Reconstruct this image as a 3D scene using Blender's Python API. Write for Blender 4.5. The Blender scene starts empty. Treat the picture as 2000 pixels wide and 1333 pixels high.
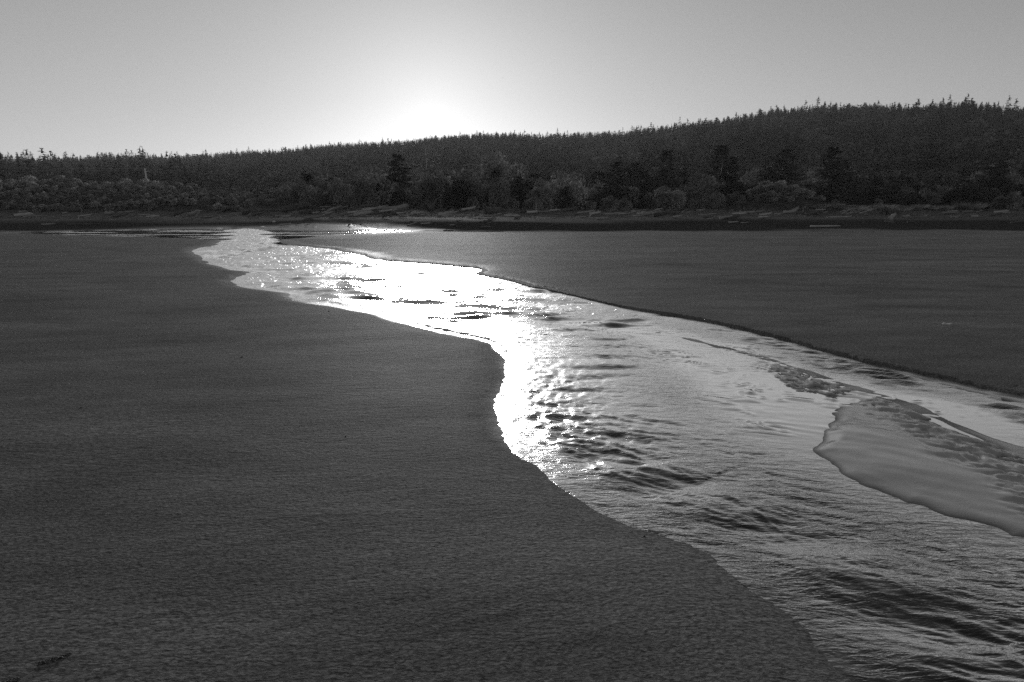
import bpy, math, random
import numpy as np
from mathutils import Vector
R = math.radians
SC = bpy.context.scene
COL = SC.collection

# ------------------------------------------------------------------ camera
CAM_H = 1.7                      # a standing photographer
F, CX, CY, HOR = 1333.3, 1000.0, 666.5, 414.0   # 24 mm lens on a 2000 x 1333 frame, level of the horizon
PITCH = math.atan((CY - HOR) / F)
cam = bpy.data.cameras.new('camera'); cam.lens = 24; cam.sensor_width = 36
cam.clip_start = 0.05; cam.clip_end = 20000
camo = bpy.data.objects.new('camera', cam); COL.objects.link(camo)
camo.location = (0, 0, CAM_H); camo.rotation_euler = (math.pi / 2 - PITCH, 0, 0)
SC.camera = camo

# ------------------------------------------------------------------ sky and sun (a low hazy sun just over the ridge)
SUN_AZ, SUN_EL = R(-6.4), R(7.4)
w = bpy.data.worlds.new('World'); SC.world = w; w.use_nodes = True
nt = w.node_tree; nt.nodes.clear()
sky = nt.nodes.new('ShaderNodeTexSky'); sky.sky_type = 'NISHITA'; sky.sun_disc = False
sky.sun_elevation = SUN_EL; sky.sun_rotation = SUN_AZ
sky.altitude = 0; sky.air_density = 1.0; sky.dust_density = 0.16; sky.ozone_density = 1.0
bw = nt.nodes.new('ShaderNodeRGBToBW')          # black-and-white photograph
bg = nt.nodes.new('ShaderNodeBackground'); bg.inputs['Strength'].default_value = 0.074
out = nt.nodes.new('ShaderNodeOutputWorld')
def wn(op, a, b=None):
    n = nt.nodes.new('ShaderNodeMath'); n.operation = op
    for i, v in enumerate((a, b)):
        if v is None: continue
        if isinstance(v, (int, float)): n.inputs[i].default_value = v
        else: nt.links.new(v, n.inputs[i])
    return n.outputs[0]
# the sun's aureole in thin haze: falls off evenly all round the sun
tc = nt.nodes.new('ShaderNodeTexCoord'); dt = nt.nodes.new('ShaderNodeVectorMath'); dt.operation = 'DOT_PRODUCT'
nt.links.new(tc.outputs['Generated'], dt.inputs[0])
dt.inputs[1].default_value = (math.sin(SUN_AZ) * math.cos(SUN_EL), math.cos(SUN_AZ) * math.cos(SUN_EL), math.sin(SUN_EL))
ang = wn('ARCCOSINE', wn('MINIMUM', dt.outputs['Value'], 0.99999))
core = wn('MULTIPLY', wn('EXPONENT', wn('DIVIDE', ang, -R(3.0))), 1.6)
glow = wn('ADD', core, wn('MULTIPLY', wn('EXPONENT', wn('DIVIDE', ang, -R(10.0))), 2.2))
nt.links.new(sky.outputs[0], bw.inputs[0]); nt.links.new(wn('ADD', bw.outputs[0], glow), bg.inputs[0]); nt.links.new(bg.outputs[0], out.inputs[0])
sl = bpy.data.lights.new('sun', 'SUN'); sl.energy = 2.4; sl.angle = R(11); sl.color = (1, 1, 1)
so = bpy.data.objects.new('sun', sl); COL.objects.link(so)
sd = Vector((math.sin(SUN_AZ) * math.cos(SUN_EL), math.cos(SUN_AZ) * math.cos(SUN_EL), math.sin(SUN_EL)))
so.rotation_euler = (-sd).to_track_quat('-Z', 'Y').to_euler(); so.location = (-60, 300, 120)
vs = SC.view_settings
vs.view_transform = 'Standard'; vs.look = 'None'; vs.gamma = 1; vs.use_curve_mapping = False
vs.exposure = 0.3
SC.cycles.max_bounces = 6; SC.cycles.transparent_max_bounces = 6; SC.cycles.caustics_reflective = False
SC.cycles.sample_clamp_indirect = 2.0
SC.cycles.use_denoising = False      # the photograph has its own fine grain

# ------------------------------------------------------------------ numeric helpers
rng = np.random.default_rng(7)
random.seed(7)

def ray(px, py):
    """direction through a point of the 2000 x 1333 frame"""
    x = (np.asarray(px, float) - CX) / F; y = (CY - np.asarray(py, float)) / F
    c, s = math.cos(PITCH), math.sin(PITCH)
    return x, c + y * s, -s + y * c

def on_plane(px, py, z=0.0):
    dx, dy, dz = ray(px, py)
    k = (z - CAM_H) / dz
    return np.stack([dx * k, dy * k], -1)

def at_depth(px, py, Y):
    dx, dy, dz = ray(px, py)
    k = Y / dy
    return float(dx * k), float(CAM_H + dz * k)

def sstep(a, b, x):
    t = np.clip((x - a) / (b - a), 0, 1)
    return t * t * (3 - 2 * t)

def _hash(ix, iy, seed):
    h = (ix.astype(np.int64) * 374761393 + iy.astype(np.int64) * 668265263 + seed * 974634777) & 0xffffffff
    h = ((h ^ (h >> 13)) * 1274126177) & 0xffffffff
    return ((h ^ (h >> 16)) & 0xffff) / 65535.0

def noise(x, y, seed=0):
    x = np.asarray(x, float); y = np.asarray(y, float)
    ix = np.floor(x); iy = np.floor(y); fx = x - ix; fy = y - iy
    u = fx * fx * fx * (fx * (fx * 6 - 15) + 10); v = fy * fy * fy * (fy * (fy * 6 - 15) + 10)
    def g(ox, oy):
        a = _hash(ix + ox, iy + oy, seed) * 2 * math.pi
        return np.cos(a) * (fx - ox) + np.sin(a) * (fy - oy)
    n0 = g(0, 0) * (1 - u) + g(1, 0) * u; n1 = g(0, 1) * (1 - u) + g(1, 1) * u
    return 1.5 * (n0 * (1 - v) + n1 * v)

def fbm(x, y, seed=0, oct=4, gain=.5, lac=2.03):
    t = 0; a = 1
    for o in range(oct):
        t = t + a * noise(x, y, seed + o * 17); x = x * lac + 3.1; y = y * lac - 1.7; a *= gain
    return t

def poly_sd(P, X, Y):
    """signed distance to closed polygon P, negative inside"""
    X = X.ravel(); Y = Y.ravel()
    d2 = np.full(X.shape, 1e18); ins = np.zeros(X.shape, bool)
    n = len(P)
    for i in range(n):
        ax, ay = P[i]; bx, by = P[(i + 1) % n]
        ex, ey = bx - ax, by - ay
        t = np.clip(((X - ax) * ex + (Y - ay) * ey) / (ex * ex + ey * ey + 1e-12), 0, 1)
        d2 = np.minimum(d2, (X - ax - t * ex) ** 2 + (Y - ay - t * ey) ** 2)
        if ay != by:
            c = (ay > Y) != (by > Y)
            ins ^= c & (X < (bx - ax) * (Y - ay) / (by - ay) + ax)
    d = np.sqrt(d2); d[ins] *= -1
    return d

def line_d(P, X, Y):
    """distance to polyline, side (+ left of travel), arclength"""
    X = X.ravel(); Y = Y.ravel()
    best = np.full(X.shape, 1e18); side = np.zeros(X.shape); arc = np.zeros(X.shape); L = 0
    for i in range(len(P) - 1):
        ax, ay = P[i]; bx, by = P[i + 1]
        ex, ey = bx - ax, by - ay; l = math.hypot(ex, ey)
        t = np.clip(((X - ax) * ex + (Y - ay) * ey) / (l * l + 1e-12), 0, 1)
        q = (X - ax - t * ex) ** 2 + (Y - ay - t * ey) ** 2
        m = q < best
        best[m] = q[m]; arc[m] = L + t[m] * l
        side[m] = np.sign(ex * (Y[m] - ay) - ey * (X[m] - ax))
        L += l
    return np.sqrt(best), side, arc

def smooth_line(P, k=6, closed=False):
    P = np.asarray(P, float); out = []
    n = len(P)
    for i in range(n - 1):
        p0 = P[max(i - 1, 0)]; p1 = P[i]; p2 = P[i + 1]; p3 = P[min(i + 2, n - 1)]
        for j in range(k):
            t = j / k
            out.append(.5 * (2 * p1 + (p2 - p0) * t + (2 * p0 - 5 * p1 + 4 * p2 - p3) * t * t + (3 * p1 - p0 - 3 * p2 + p3) * t ** 3))
    out.append(P[-1])
    return np.array(out)

# ------------------------------------------------------------------ mesh helpers
def np_mesh(name, V, faces, mat, smooth=False):
    """V (n,3); faces (m,k) int array or list of such arrays"""
    me = bpy.data.meshes.new(name)
    if not isinstance(faces, list): faces = [faces]
    V = np.asarray(V, np.float32)
    loops = np.concatenate([f.ravel() for f in faces]).astype(np.int32)
    starts = []; s = 0
    for f in faces:
        starts.append(s + np.arange(len(f)) * f.shape[1]); s += f.size
    starts = np.concatenate(starts).astype(np.int32)
    me.vertices.add(len(V)); me.vertices.foreach_set('co', V.ravel())
    me.loops.add(len(loops)); me.loops.foreach_set('vertex_index', loops)
    me.polygons.add(len(starts)); me.polygons.foreach_set('loop_start', starts)
    if smooth: me.polygons.foreach_set('use_smooth', np.ones(len(starts), bool))
    me.update(calc_edges=True); me.validate()
    if mat: me.materials.append(mat)
    return me

def attr(me, name, vals):
    a = me.attributes.new(name, 'FLOAT', 'POINT'); a.data.foreach_set('value', np.asarray(vals, np.float32).ravel())

def add(name, me, loc=(0, 0, 0), rot=(0, 0, 0), scale=(1, 1, 1), parent=None):
    o = bpy.data.objects.new(name, me); COL.objects.link(o)
    o.location = loc; o.rotation_euler = rot; o.scale = scale
    if parent: o.parent = parent
    return o

def tag(o, label=None, cat=None, group=None, kind=None):
    if label: o['label'] = label
    if cat: o['category'] = cat
    if group: o['group'] = group
    if kind: o['kind'] = kind
    return o

class MB:
    """collects tubes, slabs and cards into one mesh"""
    def __init__(s): s.v = []; s.f3 = []; s.f4 = []; s.n = 0
    def pts(s, V): s.v.append(np.asarray(V, float)); i = s.n; s.n += len(V); return i
    def tube(s, P, rad, seg=7, seed=0, rough=0.0, caps=True):
        P = [Vector(p) for p in P]; r_ = random.Random(seed); rings = []
        up = Vector((0.31, .2, .93))
        for i, p in enumerate(P):
            d = (P[min(i + 1, len(P) - 1)] - P[max(i - 1, 0)]).normalized()
            a = d.cross(up); a = a.normalized() if a.length > 1e-4 else Vector((1, 0, 0)); b = d.cross(a)
            ring = []
            for k in range(seg):
                th = 2 * math.pi * k / seg; rr = rad[i] * (1 + rough * (r_.random() - .5) * 2)
                ring.append(p + a * math.cos(th) * rr + b * math.sin(th) * rr)
            rings.append(s.pts([tuple(q) for q in ring]))
        for i in range(len(P) - 1):
            for k in range(seg):
                k2 = (k + 1) % seg
                s.f4.append((rings[i] + k, rings[i] + k2, rings[i + 1] + k2, rings[i + 1] + k))
        if caps:
            for i, rev in ((0, 1), (len(P) - 1, 0)):
                c = s.pts([tuple(P[i])])
                for k in range(seg):
                    k2 = (k + 1) % seg
                    s.f3.append((c, rings[i] + (k2 if rev else k), rings[i] + (k if rev else k2)))
    def mesh(s, name, mat, smooth=False):
        fs = []
        if s.f4: fs.append(np.array(s.f4))
        if s.f3: fs.append(np.array(s.f3))
        return np_mesh(name, np.concatenate(s.v), fs, mat, smooth)

# ------------------------------------------------------------------ materials
def mat_new(name):
    m = bpy.data.materials.new(name); m.use_nodes = True
    t = m.node_tree; b = t.nodes['Principled BSDF']
    return m, t, b
def N(t, ty, **kw):
    n = t.nodes.new(ty)
    for k, v in kw.items(): setattr(n, k, v)
    return n
def ramp(t, src, stops):
    r = N(t, 'ShaderNodeValToRGB'); e = r.color_ramp.elements
    while len(e) < len(stops): e.new(.5)
    for el, (p, c) in zip(e, stops): el.position = p; el.color = (c, c, c, 1)
    t.links.new(src, r.inputs[0]); return r.outputs[0]
def noise_tex(t, vec, scale, detail=3, rough=.5, dist=0):
    n = N(t, 'ShaderNodeTexNoise'); n.inputs['Scale'].default_value = scale; n.inputs['Detail'].default_value = detail
    n.inputs['Roughness'].default_value = rough; n.inputs['Distortion'].default_value = dist
    if vec is not None: t.links.new(vec, n.inputs['Vector'])
    return n.outputs[0]
def mapping(t, vec, rotz=0, scale=(1, 1, 1)):
    m = N(t, 'ShaderNodeMapping'); m.inputs['Rotation'].default_value = (0, 0, rotz); m.inputs['Scale'].default_value = scale
    t.links.new(vec, m.inputs['Vector']); return m.outputs[0]
def math_n(t, op, a, b=None, clamp=False):
    n = N(t, 'ShaderNodeMath', operation=op); n.use_clamp = clamp
    for i, v in enumerate((a, b)):
        if v is None: continue
        if isinstance(v, (int, float)): n.inputs[i].default_value = v
        else: t.links.new(v, n.inputs[i])
    return n.outputs[0]
def mixf(t, fac, a, b):
    n = N(t, 'ShaderNodeMix', data_type='FLOAT')
    for i, v in ((0, fac), (2, a), (3, b)):
        if isinstance(v, (int, float)): n.inputs[i].default_value = v
        else: t.links.new(v, n.inputs[i])
    return n.outputs[0]
def attr_n(t, name):
    n = N(t, 'ShaderNodeAttribute'); n.attribute_name = name; return n.outputs['Fac']
def bump(t, h, strength, dist, prev=None):
    b = N(t, 'ShaderNodeBump'); b.inputs['Distance'].default_value = dist
    if isinstance(strength, (int, float)): b.inputs['Strength'].default_value = strength
    else: t.links.new(strength, b.inputs['Strength'])
    t.links.new(h, b.inputs['Height'])
    if prev is not None: t.links.new(prev, b.inputs['Normal'])
    return b.outputs[0]

def make_sand():
    m, t, b = mat_new('sand')
    co = N(t, 'ShaderNodeTexCoord').outputs['Object']
    wet = attr_n(t, 'wet'); gravel = attr_n(t, 'gravel'); bar = attr_n(t, 'bar')
    grain = noise_tex(t, mapping(t, co, R(-24), (1, 1.7, 1)), 42, 4, .62, .5)
    speck = noise_tex(t, co, 260, 2, .6)
    patch = noise_tex(t, mapping(t, co, R(-20), (.35, 1.0, 1)), 1.1, 4, .6, .4)
    broad = noise_tex(t, mapping(t, co, 0, (.05, .25, 1)), 1.0, 4, .55)
    c = ramp(t, patch, [(.35, .145), (.65, .235)])
    c2 = math_n(t, 'MULTIPLY', c, ramp(t, grain, [(.38, .5), (.62, 1.45)]))
    c3 = math_n(t, 'MULTIPLY', c2, ramp(t, broad, [(.3, .8), (.7, 1.2)]))
    cw = math_n(t, 'MULTIPLY', c3, .42)
    col = mixf(t, wet, c3, cw)
    col = mixf(t, bar, col, .42)
    gr = ramp(t, noise_tex(t, co, 3.0, 6, .7), [(.3, .02), (.7, .085)])
    col = mixf(t, gravel, col, gr)
    t.links.new(col, b.inputs['Base Color'])
    r0 = mixf(t, wet, .7, .4); r0 = mixf(t, bar, r0, .2); t.links.new(mixf(t, gravel, r0, .9), b.inputs['Roughness'])
    b.inputs['Specular IOR Level'].default_value = .5
    t.links.new(mixf(t, gravel, mixf(t, bar, .018, .8), 0.0), b.inputs['Specular IOR Level'])
    t.links.new(math_n(t, 'MAXIMUM', bar, math_n(t, 'MULTIPLY', wet, .25)), b.inputs['Coat Weight']); t.links.new(mixf(t, bar, .45, .2), b.inputs['Coat Roughness']); b.inputs['Coat IOR'].default_value = 1.6
    dry = math_n(t, 'SUBTRACT', 1.0, math_n(t, 'MAXIMUM', wet, math_n(t, 'MULTIPLY', bar, .7)), True)
    n1 = bump(t, patch, mixf(t, dry, .05, .6), .02)
    gm = ramp(t, noise_tex(t, mapping(t, co, R(-25), (.3, .9, 1)), 1.6, 3), [(.35, .35), (.65, 1.0)])
    n2 = bump(t, grain, math_n(t, 'MULTIPLY', mixf(t, dry, .10, 1.0), gm), .022, n1)
    rid = noise_tex(t, mapping(t, co, R(-26), (.5, 1.5, 1)), 11, 4, .6, 1.2)
    n2 = bump(t, rid, mixf(t, dry, .05, .9), .024, n2)
    n3 = bump(t, speck, mixf(t, dry, .05, .35), .0025, n2)
    t.links.new(n3, b.inputs['Normal'])
    return m

def make_water():
    m, t, b = mat_new('water')
    co = N(t, 'ShaderNodeTexCoord').outputs['Object']
    chop = attr_n(t, 'chop')
    b.inputs['IOR'].default_value = 1.333
    silt = noise_tex(t, mapping(t, co, R(-50), (1, .4, 1)), 1.2, 3)
    t.links.new(ramp(t, silt, [(.3, .022), (.7, .04)]), b.inputs['Base Color'])
    b.inputs['Roughness'].default_value = .07
    v1 = mapping(t, co, R(28), (4.2, 13, 1))
    v2 = mapping(t, co, R(18), (11, 34, 1))
    v3 = mapping(t, co, R(50), (2.0, 5.0, 1))
    f1 = noise_tex(t, v1, 1.0, 4, .6, .7); f2 = noise_tex(t, v2, 1.0, 3, .6, .5); f3 = noise_tex(t, v3, 1.0, 3, .55, .8)
    n0 = bump(t, f3, chop, .036)
    n1 = bump(t, f1, chop, .042, n0)
    n2 = bump(t, f2, chop, .022, n1)
    t.links.new(n2, b.inputs['Normal']); b.inputs['Specular IOR Level'].default_value = 0
    gl = N(t, 'ShaderNodeBsdfGlossy'); t.links.new(attr_n(t, 'rough'), gl.inputs['Roughness']); gl.inputs['Color'].default_value = (1, 1, 1, 1)
    t.links.new(n2, gl.inputs['Normal'])
    fr = N(t, 'ShaderNodeFresnel'); fr.inputs['IOR'].default_value = 1.333; t.links.new(n2, fr.inputs['Normal'])
    fac = ramp(t, fr.outputs[0], [(.02, .03), (.06, .22), (.12, .65), (.22, 1.0), (.5, 1.0)])
    mx = N(t, 'ShaderNodeMixShader'); t.links.new(fac, mx.inputs[0]); t.links.new(b.outputs[0], mx.inputs[1]); t.links.new(gl.outputs[0], mx.inputs[2])
    t.links.new(mx.outputs[0], t.nodes['Material Output'].inputs[0])
    return m

def make_foliage(name, lo, hi, trans=.3, patch=1.3):
    m, t, b = mat_new(name)
    oi = N(t, 'ShaderNodeObjectInfo').outputs['Random']
    geo = N(t, 'ShaderNodeNewGeometry').outputs['Random Per Island']
    nz = noise_tex(t, N(t, 'ShaderNodeTexCoord').outputs['Object'], patch, 3)
    c = mixf(t, geo, lo, hi)
    c = math_n(t, 'MULTIPLY', c, mixf(t, oi, .75, 1.25))
    c = math_n(t, 'MULTIPLY', c, ramp(t, nz, [(.38, .45), (.62, 1.5)]))
    t.links.new(c, b.inputs['Base Color']); b.inputs['Roughness'].default_value = .75; b.inputs['Specular IOR Level'].default_value = .2
    tr = N(t, 'ShaderNodeBsdfTranslucent'); t.links.new(c, tr.inputs[0])
    mx = N(t, 'ShaderNodeMixShader'); mx.inputs[0].default_value = trans
    t.links.new(b.outputs[0], mx.inputs[1]); t.links.new(tr.outputs[0], mx.inputs[2])
    t.links.new(mx.outputs[0], t.nodes['Material Output'].inputs[0])
    return m

def make_wood(name, lo, hi, scale=3):
    m, t, b = mat_new(name)
    co = N(t, 'ShaderNodeTexCoord').outputs['Object']
    oi = N(t, 'ShaderNodeObjectInfo').outputs['Random']
    g = noise_tex(t, mapping(t, co, 0, (1, 9, 9)), scale, 5, .65, .3)
    c = ramp(t, g, [(.3, lo), (.7, hi)])
    c = math_n(t, 'MULTIPLY', c, mixf(t, oi, .55, 1.2))
    t.links.new(c, b.inputs['Base Color']); b.inputs['Roughness'].default_value = .85
    t.links.new(bump(t, g, .6, .02), b.inputs['Normal'])
    return m

def make_plain(name, lo, hi, scale=5, rough=.9):
    m, t, b = mat_new(name)
    co = N(t, 'ShaderNodeTexCoord').outputs['Object']
    n = noise_tex(t, co, scale, 5, .65)
    t.links.new(ramp(t, n, [(.3, lo), (.7, hi)]), b.inputs['Base Color']); b.inputs['Roughness'].default_value = rough
    t.links.new(bump(t, n, .5, .05), b.inputs['Normal'])
    return m

M = {}
M['sand'] = make_sand(); M['water'] = make_water()
M['conifer'] = make_foliage('conifer_needles', .04, .095, .15)
M['forest'] = make_foliage('forest_leaves', .055, .17, .2, .022)
M['willow'] = make_foliage('willow_leaves', .15, .36, .3)
M['scrub'] = make_foliage('scrub_leaves', .17, .4, .3)
M['grass'] = make_foliage('dune_grass_blades', .2, .45, .4)
M['bark'] = make_wood('bark', .03, .07)
M['bleached'] = make_wood('bleached_driftwood', .25, .55)
M['dark_wood'] = make_wood('dark_driftwood', .05, .14)
M['litter'] = make_wood('wood_litter', .08, .22)
M['snag'] = make_wood('grey_snag_wood', .25, .5)
M['soil'] = make_plain('forest_floor', .03, .06, .08)
M['rock'] = make_plain('pebble_stone', .03, .07, 40)
M['kelp'] = make_plain('seaweed', .008, .02, 30, .5)
M['white'] = make_plain('pale_wood_block', .5, .7, 8)
M['feather'] = make_plain('bird_plumage', .05, .1, 8)

# ------------------------------------------------------------------ stream plan (traced on the ground plane)
WL = -0.05                                         # water level below the sand
left_px = [(462,446.5),(446,452),(440,462),(436,472),(428,479),(400,484),(385,489),(395,498),(408,507),(432,519),(455,526),(480,530),(498,531),(490,538),(472,545),(466,550),(478,557),(500,562),(545,568),(585,573),(592,583),(640,594),(700,603),(760,618),(800,630),(850,640),(900,650),(950,660),(985,672),(1000,690),(1008,705),(1011,717),(1018,727),(1016,740),(1009,752),(1008,768),(999,782),(998,796),(1005,820),(1025,850),(1060,885),(1100,915),(1150,945),(1200,970),(1240,990),(1300,1013),(1370,1040),(1430,1068),(1480,1105),(1530,1140),(1580,1185),(1640,1240),(1700,1300),(1740,1333),(1850,1425)]
right_px = [(505,446.5),(516,455),(528,465),(545,476),(560,479),(600,483),(640,488),(690,496),(706,500),(720,507),(780,512),(850,517),(930,525),(939,530),(931,537),(960,543),(1000,551),(1036,562),(1060,566),(1100,575),(1160,589),(1220,603),(1300,616),(1380,630),(1450,645),(1520,662),(1600,685),(1650,698),(1700,712),(1780,730),(1860,748),(1950,768),(2000,778),(2200,826),(2500,900)]
LB = on_plane(*np.array(left_px, float).T, WL); RB = on_plane(*np.array(right_px, float).T, WL)
LBx = np.vstack([LB, [[2.6, .6], [4.5, -1.6], [9, -6], [16, -16]]])
RBx = np.vstack([RB, [[9.5, 2.2], [13, -1], [20, -7], [32, -16]]])
STREAM = np.vstack([LBx, RBx[::-1]])
POOL_L = on_plane(*np.array([(-260,454.6),(30,455.2),(90,452.5),(200,449.5),(330,446.5),(450,445.3),(475,452),(470,470),(440,469.3),(380,467),(300,464),(150,460),(60,457.3),(0,456),(-260,456.5)], float).T, WL)
POOL_R = on_plane(*np.array([(470,446),(520,446),(620,444.5),(700,445.5),(760,448.5),(808,451.3),(780,453.5),(700,457),(660,459),(620,462.5),(570,467),(535,469),(505,462)], float).T, WL)
CENTER = smooth_line(on_plane(*np.array([(480,447),(490,462),(500,478),(470,498),(530,522),(600,540),(700,556),(800,575),(900,605),(1000,635),(1100,675),(1180,730),(1260,810),(1370,890),(1530,985),(1750,1110),(1950,1240),(2150,1380)], float).T, WL), 6)
BAR = on_plane(*np.array([(1740,772),(1690,772),(1650,780),(1628,788),(1612,805),(1595,832),(1575,856),(1553,879),(1570,889),(1592,900),(1602,914),(1616,928),(1660,948),(1705,968),(1745,992),(1800,1003),(1850,1018),(1900,1028),(1940,1040),(1950,1058),(2000,1062),(2080,1078),(2200,1130),(2500,1260),(2900,1330),(2900,1160),(2500,1060),(2200,950),(2000,884),(1900,846),(1800,802)], float).T, WL)
RIDGE = on_plane(*np.array([(1285,650),(1350,664),(1420,682),(1500,702),(1580,728),(1650,752),(1720,774),(1800,803),(1900,846),(2000,884),(2200,955)], float).T, WL)
RILL = on_plane(*np.array([(1490,704),(1560,722),(1640,752),(1690,766),(1650,778),(1600,774),(1540,760),(1505,735)], float).T, WL)
BENCH = on_plane(*np.array([(760,617),(850,632),(930,646),(985,668),(1002,692),(990,700),(930,668),(850,648)], float).T, WL)
RIM = on_plane(*np.array([(1660,700),(1740,716),(1850,742),(2000,772),(2200,822),(2200,850),(2000,792),(1850,757),(1740,727)], float).T, WL)
TRACKS = [on_plane(*np.array(p, float).T, 0) for p in (
    [(420,1252),(600,1206),(706,1181),(781,1160),(902,1141),(980,1131)],
    [(860,1352),(917,1329),(1023,1293),(1083,1277),(1200,1262),(1330,1262)],
    [(720,1258),(800,1242),(900,1216),(985,1196),(1050,1188),(1120,1196)])]

# ------------------------------------------------------------------ terrain
def upland(X, Y):
    """height of beach, berm and dunes without the stream"""
    Ye = Y + 5 * noise(X / 37, Y / 60, 3) + 1.5 * noise(X / 9, Y / 9, 5)
    z = 0.95 * sstep(67, 92, Ye) + 0.5 * sstep(95, 125, Ye) + .6 * sstep(104, 128, Ye)
    m = sstep(-44, -62, X) * sstep(118, 142, Y) * (1 - sstep(190, 230, Y))
    z = z + m * (2.6 + .9 * noise(X / 15, Y / 15, 8))
    d = np.exp(-((X - 52) / 10) ** 2 - ((Y - 134) / 8) ** 2) * 2.4 + np.exp(-((X - 72) / 9) ** 2 - ((Y - 132) / 6) ** 2) * .9
    z = z + d + .12 * fbm(X / 6, Y / 6, 9, 3) * sstep(70, 100, Y)
    z = z - 1.0 * sstep(500, 3000, np.hypot(X, Y))
    return z

def terrain(X, Y):
    """z, wet, gravel, bar, stream distance"""
    sh = X.shape; X = X.ravel(); Y = Y.ravel()
    near = (np.abs(X) < 70) & (Y < 110) & (Y > -20)
    z = upland(X, Y)
    wet = np.zeros_like(X); bar = np.zeros_like(X); sdm = np.full_like(X, 50.0)
    gravel = sstep(61, 66.5, Y + 7 * noise(X / 22, Y / 40, 21) + 4 * noise(X / 5, Y / 3, 22))
    gravel = gravel * (1 - .42 * sstep(80, 88, Y + 5 * noise(X / 18, Y / 10, 23)))
    gravel = np.maximum(gravel, .95 * sstep(114, 121, Y + 3 * noise(X / 12, Y / 12, 24)))
    x = X[near]; y = Y[near]
    # wobble of the water's edge
    wob = .05 * noise(x * 1.1, y * 1.1, 31) + .02 * noise(x * 5, y * 5, 33)
    far = sstep(8, 30, y)
    s0 = poly_sd(STREAM, x, y) + wob * (1 + 2 * far)
    p = np.minimum(poly_sd(POOL_L, x, y), poly_sd(POOL_R, x, y)) + .35 * noise(x * .35, y * .25, 35)
    s = np.minimum(s0, p)
    dr, _, arr = line_d(RBx, x, y); dl, _, _ = line_d(LBx, x, y)
    isr = (dr < dl) & (s0 < p)
    cut = isr * sstep(4.2, 6.5, y) * (1 - sstep(22, 34, y))
    # banks
    soft = .55 + .25 * noise(x * .4, y * .4, 37)
    gentle = -.062 + .062 * sstep(0, 1, s / soft)
    steep = -.075 + .075 * sstep(.06, .34 - .12 * sstep(11, 17, y), s)
    out_z = gentle * (1 - cut) + steep * cut
    in_z = WL - .012 - .16 * sstep(0, .9, -s)
    zz = np.where(s > 0, out_z, in_z)
    # low swash lobes and faint tracks on the open sand
    u = x * .9 + y * .43; v = -x * .43 + y * .9
    amp = sstep(.2, 1.2, s)
    zz = zz + amp * (.006 * noise(u * .5, v * 2.2, 41) + .012 * noise(x * .3, y * .3, 43) + .0016 * fbm(u * 3, v * 9, 45, 3))
    zz = zz + amp * .02 * sstep(12, 30, y) * noise(x * .08, y * .3, 47)
    for k, T in enumerate(TRACKS):
        d, sgn, a = line_d(smooth_line(T, 5), x, y)
        sd_ = d * sgn + .02 * noise(a * 3, a * 0 + .3, 51 + k) + .006 * noise(a * 14, a * 0 + .3, 54 + k)
        zz = zz + (.4 + .9 * np.clip(noise(a * 1.7, a * 0 + .5, 57 + k) + .4, 0, 1)) * (.0022 * np.exp(-(sd_ / .03) ** 2) + .003 * np.exp(-((sd_ - .12) / .09) ** 2)) * sstep(0, .25, a) * sstep(0, .25, a.max() - a)
    # sand bars raised out of the stream bed
    b = poly_sd(BAR, x, y) + .02 * noise(x * 7, y * 7, 61) + .05 * noise(x * 2.3, y * 2.3, 62)
    top = WL + .013 + .024 * sstep(0, .8, -b)
    a_ = R(-33); uu = x * math.cos(a_) + y * math.sin(a_); vv = -x * math.sin(a_) + y * math.cos(a_)
    q = fbm(uu * 2.1 + .35 * noise(x * 4, y * 4, 65), vv * 6.5, 63, 4) * 3.2
    fl = np.floor(q); terr = fl + sstep(.0, .13, q - fl) - .25 * np.exp(-((q - fl) / .1) ** 2)
    rough = sstep(2.9, 3.35, x + .25 * noise(x * 2, y * 2, 67)) * sstep(0, .15, -b)
    top = top + rough * (.0065 * (terr - .2) + .016) - .012 * (1 - rough) * np.exp(-((b + .25) / .13) ** 2) * .4
    top = top + .007 * noise(uu * 1.2, vv * 2.4, 58) + .0022 * noise(uu * 3, vv * 9, 59)
    mc = on_plane(np.array([1668., 1720.]), np.array([850., 900.]), WL)
    top = top + sstep(0, .25, -b) * (.035 * np.exp(-((x - mc[0, 0]) ** 2 + (y - mc[0, 1]) ** 2) / .16) + .02 * np.exp(-((x - mc[1, 0]) ** 2 + (y - mc[1, 1]) ** 2) / .2))
    cr = noise(uu * 1.5 + .5 * noise(x * 2.5, y * 2.5, 68), vv * 4.6 + .3 * noise(x * 5, y * 5, 70), 69); cr2 = noise(uu * 2.6 + .5 * noise(x * 4, y * 4, 66), vv * 8, 72)
    top = top - rough * (.024 * np.exp(-(cr / .10) ** 2) + .012 * np.exp(-(cr2 / .09) ** 2))
    zb = np.where(b < 0, WL - .006 + (top - WL + .006) * sstep(0, .24, -b), WL - .006 - .25 * b)
    d, sg, a = line_d(smooth_line(RIDGE, 4), x, y)
    zr = WL + .006 + .010 * noise(a * 1.6, a * 0 + .4, 74) - (np.maximum(d - .05 - .06 * noise(a * 2.5, a * 0 + .4, 71), 0)) * .16
    rl = poly_sd(RILL, x, y)
    zl = np.where(rl < .05, WL + .008 + .016 * (np.abs(fbm(uu * 4, vv * 10, 73, 3)) * 2 - .55) - .03 * sstep(-.1, .05, rl), -9)
    be = poly_sd(BENCH, x, y)
    ze = np.where(be < .1, WL + .016 + .016 * (noise(x * 1.5 + .4 * noise(x * 3, y * 3, 76), y * 9, 75)) - .05 * sstep(-.15, .1, be), -9)
    ri = poly_sd(RIM, x, y)
    zi = np.where(ri < .1, WL + .012 + .008 * noise(uu * 4, vv * 9, 77) - .04 * sstep(-.08, .08, ri), -9)
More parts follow.
